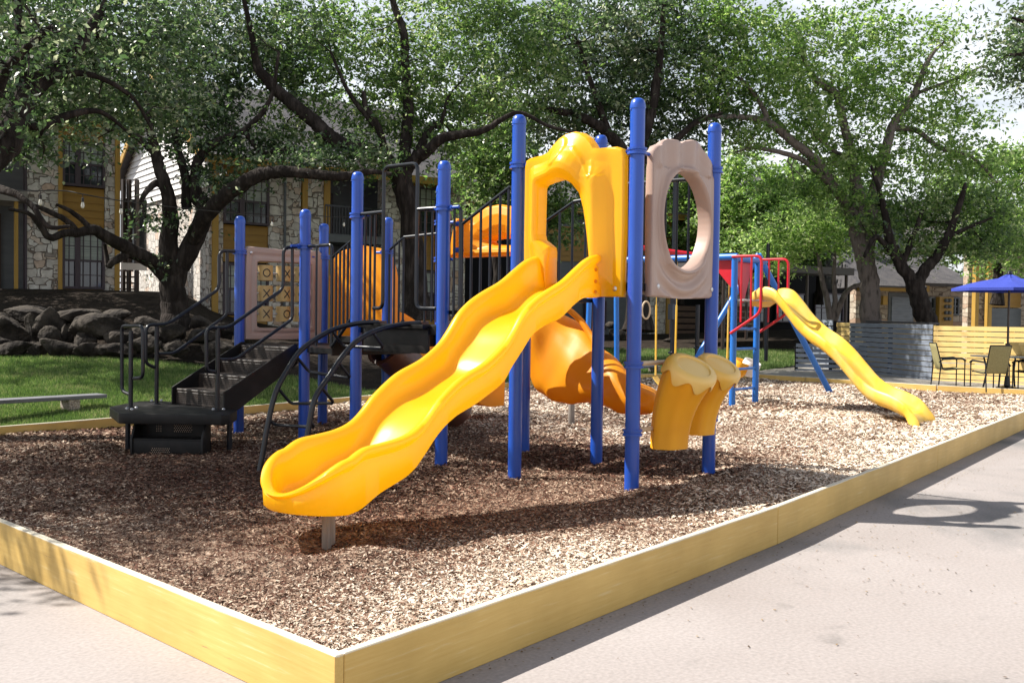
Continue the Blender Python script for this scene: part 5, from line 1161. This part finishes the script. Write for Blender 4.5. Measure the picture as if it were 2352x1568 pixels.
# dark oak on the bank
tree('live_oak','dark forked live oak on the rock bank between the two left buildings','tree',
 [[(408,752,22,.33),(400,690,22,.29),(397,640,22,.28),(400,605,22,.27)],
  [(398,640,22,.26),(388,560,21.9,.20),(392,500,21.8,.17),(383,440,21.6,.14),(362,370,21.5,.12),(345,300,21.3,.09),(330,200,21.2,.06),(300,90,21,.04)],
  [(403,620,22,.26),(432,575,22,.22),(460,520,22,.20),(468,470,22,.17),(452,455,22,.15),(448,410,22,.12),(455,370,22,.11),(490,330,22,.09),(560,300,22,.07),(620,230,22,.05),(640,120,22,.03)],
  [(440,560,22,.16),(470,500,21.6,.17),(530,440,21.2,.17),(590,405,21,.15),(640,395,20.9,.13),(700,398,20.8,.11),(760,405,20.8,.10),(800,403,20.9,.09),(850,395,21,.06),(900,400,21,.04)],
  [(398,650,22,.20),(350,600,21.6,.17),(300,575,21.2,.15),(255,550,20.8,.13),(215,528,20.5,.11),(180,535,20.2,.09),(150,535,20,.08),(115,545,19.8,.07),(90,515,19.6,.06),(65,490,19.4,.04),(20,480,19.2,.03)],
  [(300,578,21.2,.10),(262,600,21,.08),(250,610,21,.07),(245,590,21,.05),(240,560,21,.04)],
  [(350,603,21.6,.08),(290,585,21.4,.07),(258,600,21.2,.05)],
  [(180,535,20.2,.07),(150,505,20,.06),(100,480,19.8,.05),(70,470,19.6,.03)],[(215,530,20.5,.06),(170,490,20.3,.05),(130,470,20,.03)],
  [(400,480,21.8,.10),(370,425,21.6,.09),(345,430,21.5,.07),(325,465,21.4,.05),(335,500,21.4,.03)],
  [(372,370,21.5,.09),(320,320,21.3,.07),(280,300,21,.05),(240,300,20.8,.03)],
  [(430,480,22,.12),(425,400,22,.10),(405,330,22,.08),(395,240,22,.06)],
  [(560,300,22,.06),(600,350,22,.05),(640,345,22,.04),(700,350,22,.02)]],
 [(330,200,21.3,1.9,1.2,130),(440,150,21.8,2.0,1.2,150),(250,150,21,1.8,1.1,110),(540,190,22,1.8,1.2,130),(620,120,22.3,1.8,1.2,120),(380,40,21.5,2.4,1.0,130),(560,20,22,2.4,1.0,140),(480,280,22,1.6,.6,64),(380,270,21.5,1.5,.5,46),
  (280,260,21,1.3,.45,40),(560,345,21.6,1.2,.3,34),(640,330,21.4,1.3,.35,42),(760,370,21,1.1,.25,34),(840,360,21,1.0,.3,26),(520,395,21.4,.9,.35,28),(470,340,22,.8,.3,16),(500,430,21.2,.6,.3,14),(420,500,21,.5,.22,8),(320,500,21.2,.4,.3,6),(700,385,20.8,1.0,.18,18),
  (150,215,20.5,1.3,.6,34),(330,-130,21.5,3.2,1.3,140),(600,-130,22,3.2,1.3,140),(385,325,21.2,.9,.3,16),(350,620,21,.3,.15,2)],'leafdark',.10,58,22)
# big oak behind the middle deck
tree('live_oak','big live oak rising behind the black gate arch with spreading limbs','tree',
 [[(960,735,23.5,.36),(950,640,23.5,.29),(946,540,23.5,.26),(935,460,23.5,.25),(920,400,23.5,.26)],
  [(922,410,23.5,.20),(880,365,23.2,.19),(845,345,23,.18),(795,335,22.8,.17),(760,315,22.6,.17),(722,280,22.5,.16),(680,245,22.4,.15),(640,212,22.4,.13),(610,180,22.3,.12),(590,150,22.3,.10),(580,90,22.2,.07),(560,0,22,.05)],
  [(925,400,23.5,.16),(930,340,23.6,.15),(938,250,23.8,.13),(930,160,24,.11),(928,80,24,.10),(905,10,24,.08),(890,-80,24,.06)],
  [(930,390,23.5,.17),(955,365,23.4,.15),(985,345,23.2,.13),(1010,320,23.1,.12),(1050,310,23,.10),(1110,300,23,.08),(1160,270,23,.06),(1200,260,23,.05),(1260,290,23,.04),(1340,310,23,.03)],
  [(915,395,23.5,.13),(885,345,23.2,.09),(868,290,23,.08),(840,245,22.9,.06),(835,210,22.9,.05)],
  [(950,370,23.5,.12),(990,290,23.6,.08),(1010,290,23.7,.05),(1030,220,23.8,.04)],
  [(860,290,23,.06),(800,210,22.8,.05),(760,120,22.8,.03)]],
 [(820,70,23,1.6,.9,90),(700,100,22.6,1.7,1.1,110),(740,210,22.6,1.6,.6,64),(850,180,23,1.2,.5,44),(960,240,23.6,1.5,.8,100),(1050,150,24,1.9,1.2,170),(1150,80,24.5,2.0,1.2,180),(1040,30,24,1.9,1.0,130),(880,290,23.2,1.2,.45,40),(1000,330,23.2,1.1,.35,30),
  (1120,250,23.5,1.4,.7,80),(790,290,22.8,1.0,.35,24),(860,380,22.6,.9,.35,26),(690,320,22.3,1.1,.35,30),(1200,190,24.3,1.5,1.0,100),(930,130,24,1.0,.5,26),(900,-110,23.5,3.4,1.2,150),(1150,-110,24,3.2,1.2,160),(1040,400,24,.6,.4,12)],'leafmid',.105,58,33)
# dark oak mass behind the hood
tree('live_oak','dense dark live oak behind the yellow hood and tallest blue post','tree',
 [[(1466,760,27,.34),(1464,650,27,.30),(1462,540,27,.27),(1460,430,27,.26),(1455,360,27,.24)],
  [(1458,380,27,.18),(1400,310,26.6,.15),(1340,270,26.4,.12),(1280,255,26.2,.09),(1210,240,26,.06)],
  [(1456,370,27,.18),(1490,280,27,.15),(1510,180,27,.12),(1520,80,27,.08),(1530,-40,27,.05)],
  [(1458,380,27,.14),(1540,330,27,.11),(1600,280,27,.07),(1660,260,27,.04)],[(1400,310,26.6,.10),(1360,200,26.6,.08),(1330,100,26.6,.05)]],
 [(1290,120,26,2.0,1.4,190),(1400,60,26.6,2.3,1.3,230),(1500,180,27,2.1,1.6,230),(1410,240,26.6,2.0,1.0,150),(1560,90,27,2.1,1.4,200),(1330,260,26.2,1.7,.8,100),(1560,290,27,1.7,.9,110),(1480,350,27,1.5,.6,60),(1250,300,25.8,1.3,.6,50),(1400,-120,26.5,4,1.3,190),(1620,-60,27,2.6,1.2,110)],'leafdark',.115,58,44)
# broad bright elm on the right
tree('cedar_elm','tall bright green elm with pale trunk behind the grey fence','tree',
 [[(2003,790,29,.33),(2000,735,29,.30),(1998,660,29,.28),(1988,600,29,.27),(1975,545,29,.26),(1968,520,29,.25)],
  [(1970,525,29,.20),(1945,470,28.8,.18),(1915,430,28.6,.14),(1880,375,28.4,.13),(1828,330,28.2,.12),(1770,285,28,.11),(1715,270,27.8,.08),(1640,270,27.6,.06),(1580,293,27.4,.04)],
  [(1975,540,29,.20),(1975,470,29,.19),(1968,430,29,.18),(1955,360,29,.14),(1935,267,29,.12),(1921,217,29,.11),(1885,193,28.9,.09),(1858,160,28.8,.07),(1830,90,28.7,.05)],
  [(1990,600,29,.22),(1998,530,29.2,.20),(2010,430,29.3,.17),(2035,345,29.4,.15),(2048,293,29.5,.13),(2080,245,29.6,.11),(2101,213,29.7,.10),(2135,133,29.8,.07),(2170,95,29.9,.03)],
  [(1768,285,28,.08),(1740,225,28,.07),(1700,180,28,.05)],[(1915,430,28.6,.10),(1850,372,28.3,.08),(1790,350,28.1,.07),(1730,340,28,.05),(1690,350,27.8,.03)],
  [(2048,293,29.5,.09),(2105,300,29.6,.08),(2160,340,29.7,.07),(2230,360,29.8,.05),(2290,420,30,.03)],[(2098,218,29.7,.06),(2200,180,29.9,.05),(2260,150,30,.03)],[(1955,365,29,.08),(1920,350,28.8,.06),(1870,310,28.6,.04)]],
 [(1700,120,27.8,1.8,1.1,120),(1760,200,28,1.7,1.0,110),(1660,210,27.6,1.4,.9,80),(1830,100,28.6,1.8,1.2,130),(1880,200,28.8,1.5,.9,90),(1790,310,28.1,1.5,.6,64),(1900,300,28.6,1.4,.7,70),(1960,200,29,1.2,.8,60),(2010,110,29.3,1.3,1.0,56),(2090,180,29.7,1.4,.8,64),(2040,260,29.4,1.3,.6,52),(2110,80,29.7,1.4,.7,46),
  (2150,280,29.7,1.7,.8,90),(2200,200,29.9,1.0,.6,26),(2220,370,29.8,1.5,.6,70),(1990,380,29,1.5,.6,70),(2090,370,29.5,1.5,.6,70),(1900,400,28.5,1.3,.5,50),(1700,330,27.8,1.0,.4,24),(1960,50,29,1.2,.7,36),(1800,-90,28.4,3.2,1.2,130),(2100,-100,29.5,3,1.1,60),(1650,60,27.5,1.3,.8,54),(1840,445,28.3,1.3,.35,40),(1950,470,28.2,1.1,.3,24)],'leafbright',.12,56,55,bark='barkpale')
# leaning forked oak right of it
tree('live_oak','leaning forked oak in front of the stone cottage','tree',
 [[(2140,790,28,.32),(2128,735,28,.28),(2112,690,28,.26),(2095,640,28,.24)],
  [(2098,645,28,.18),(2070,610,28,.17),(2055,575,28,.15),(2040,540,28,.13),(2035,500,28,.10),(2020,440,28,.07),(2000,380,28,.04)],
  [(2105,660,28,.18),(2125,620,28,.16),(2150,590,28,.14),(2175,545,28,.12),(2200,480,28,.09),(2220,420,28,.06)],[(2070,610,28,.12),(2040,570,27.9,.09),(2010,545,27.8,.07),(1985,590,27.7,.05)],
  [(2075,600,28,.10),(2100,540,28,.08),(2120,480,28,.05)],[(2175,545,28,.07),(2230,520,28,.05),(2280,500,28,.03)]],
 [(2050,490,28,1.6,.6,90),(2150,470,28,1.7,.7,110),(2240,480,28,1.5,.8,100),(2200,570,27.8,1.3,.45,60),(2120,560,27.8,1.1,.35,36),(2060,570,27.6,.9,.3,24),(2290,560,28,1.2,.5,60),(2020,520,27.6,.9,.3,24)],'leafmid',.115,56,66)
# small multi-stemmed tree by the carport
tree('small_tree','small multi-stemmed tree growing beside the dark carport','tree',
 [[(1915,785,31,.12),(1908,735,31,.10),(1900,690,31,.09),(1888,640,31,.08),(1880,590,31,.06)],[(1912,750,31,.10),(1930,700,31,.09),(1945,670,31,.08),(1970,655,31,.07),(1995,650,31,.05)],[(1910,745,31,.10),(1918,690,31,.08),(1915,640,31,.07),(1918,590,31,.05)]],
 [(1890,560,31,1.3,.6,70),(1820,560,31,1.5,.7,90),(1760,590,31,1.1,.5,44),(1860,500,31,1.6,.5,70)],'leafbright',.12,54,77,bark='barkpale')
# bushy trees filling the middle distance
def bushy(px,py0,D,label,blobs,lm,seed,size=.13,nl=54): return tree('leafy_tree',label,'tree',[[(px,py0,D,.18),(px+3,py0-90,D,.14),(px-4,py0-170,D,.10),(px,py0-230,D,.06)]],blobs,lm,size,nl,seed,group='background trees behind the play area')
bushy(1140,720,30,'dense leafy tree between the stone building and the yellow hood',[(1130,400,29,1.4,1.3,150),(1170,320,29.5,1.5,1.2,140),(1110,470,28.6,.8,.6,44),(1090,350,29,.9,.8,50),(1220,420,29.5,1.2,1.3,100),(1260,520,29.5,1.0,1.2,80),(1310,470,30,1.0,1.2,60)],'leafmid',81)
bushy(1560,700,46,'leafy tree seen through the round window panel',[(1500,420,45,2.4,1.6,110),(1580,520,45,2.4,1.5,130),(1500,540,45,2.0,1.3,90),(1420,480,45,2.2,1.5,80),(1600,420,46,2.4,1.6,110)],'leafbright',82,.18)
bushy(1740,700,44,'bright leafy tree above the swing frame',[(1700,500,43,2.4,1.8,150),(1780,440,43.5,2.4,1.6,130),(1700,400,44,2.4,1.4,90),(1790,540,42.5,2.2,1.1,100),(1690,570,42,1.6,.8,60)],'leafbright',83,.17)
bushy(1880,700,45,'leafy tree above the carport roof',[(1850,470,44,2.6,1.5,120),(1930,420,45,2.6,1.5,100),(1960,530,44.5,1.6,1.0,50),(1860,580,42,2.0,.7,60)],'leafmid',84,.17)
bushy(2290,700,33,'bright leafy tree at the right frame edge above the umbrella',[(2290,420,32.5,2.0,1.4,130),(2350,520,32,1.7,1.3,110),(2270,560,32,1.3,.8,66),(2350,370,33,1.5,.8,70),(2390,450,33,1.6,1.4,80),(2330,620,33,1.6,.6,50)],'leafbright',85,.13)
bushy(2130,700,55,'distant leafy tree behind the stone cottage',[(2100,520,54,3.4,1.6,100),(2200,460,54,3.4,1.8,100),(2020,560,54,3.0,1.3,70),(2250,600,54,2.6,1.2,60)],'leafmid',86,.2)
bushy(250,690,45,'distant leafy tree above the left buildings',[(120,330,44,3.6,2.0,90),(300,250,45,4,2.0,90),(30,250,44,3.6,1.8,70)],'leafmid',87,.2)
bushy(900,700,50,'distant leafy tree behind the stone building roof',[(800,250,50,4,2,60),(1060,300,50,3.4,2,70),(700,100,50,3,2,40)],'leafmid',88,.2)
tree('live_oak','dense live oak added at far left to shade the bank and lawn, only its crown edge showing','tree',  # added tree, mostly out of frame; its crown shades the bank and lawn
 [[(-420,760,24,.34),(-400,600,24,.3),(-380,420,24,.24),(-300,300,24,.16)],[(-380,420,24,.2),(-200,340,24,.12),(-60,300,24,.07)],[(-390,500,24,.2),(-560,300,24,.12)]],
 [(-60,240,23,2.0,1.2,60,1.6),(-250,300,23,2.6,1.3,80,2.0),(-450,250,23,3,1.5,90,2.4),(-700,300,22,3,1.5,80,2.6),(-620,100,22,3,1.5,70,2.6),(-300,0,18,2.2,1.0,60,2),(-90,40,18.5,1.6,.8,34,1.6),(-520,-60,17.5,2.4,1,60,2.2),(-200,-160,18,2.2,1,50,2)],'leafdark',.12,120,92,spread=.46)
# foreground branch hanging in at the top right
tree('overhanging_oak','dark oak bough hanging into the top right corner','tree',
 [[(2620,900,17,.24),(2600,500,17,.20),(2520,200,17,.14),(2440,130,17,.10),(2380,120,17,.06),(2320,130,17,.03)],[(2440,130,17,.05),(2370,60,17,.04),(2320,40,17,.02)]],
 [(2350,70,17,.75,.45,46),(2330,150,17,.55,.35,30),(2380,190,17,.5,.3,20),(2420,110,17,1.2,.8,60),(2520,60,17,1.4,1.0,60)],'leafdark',.085,56,91)
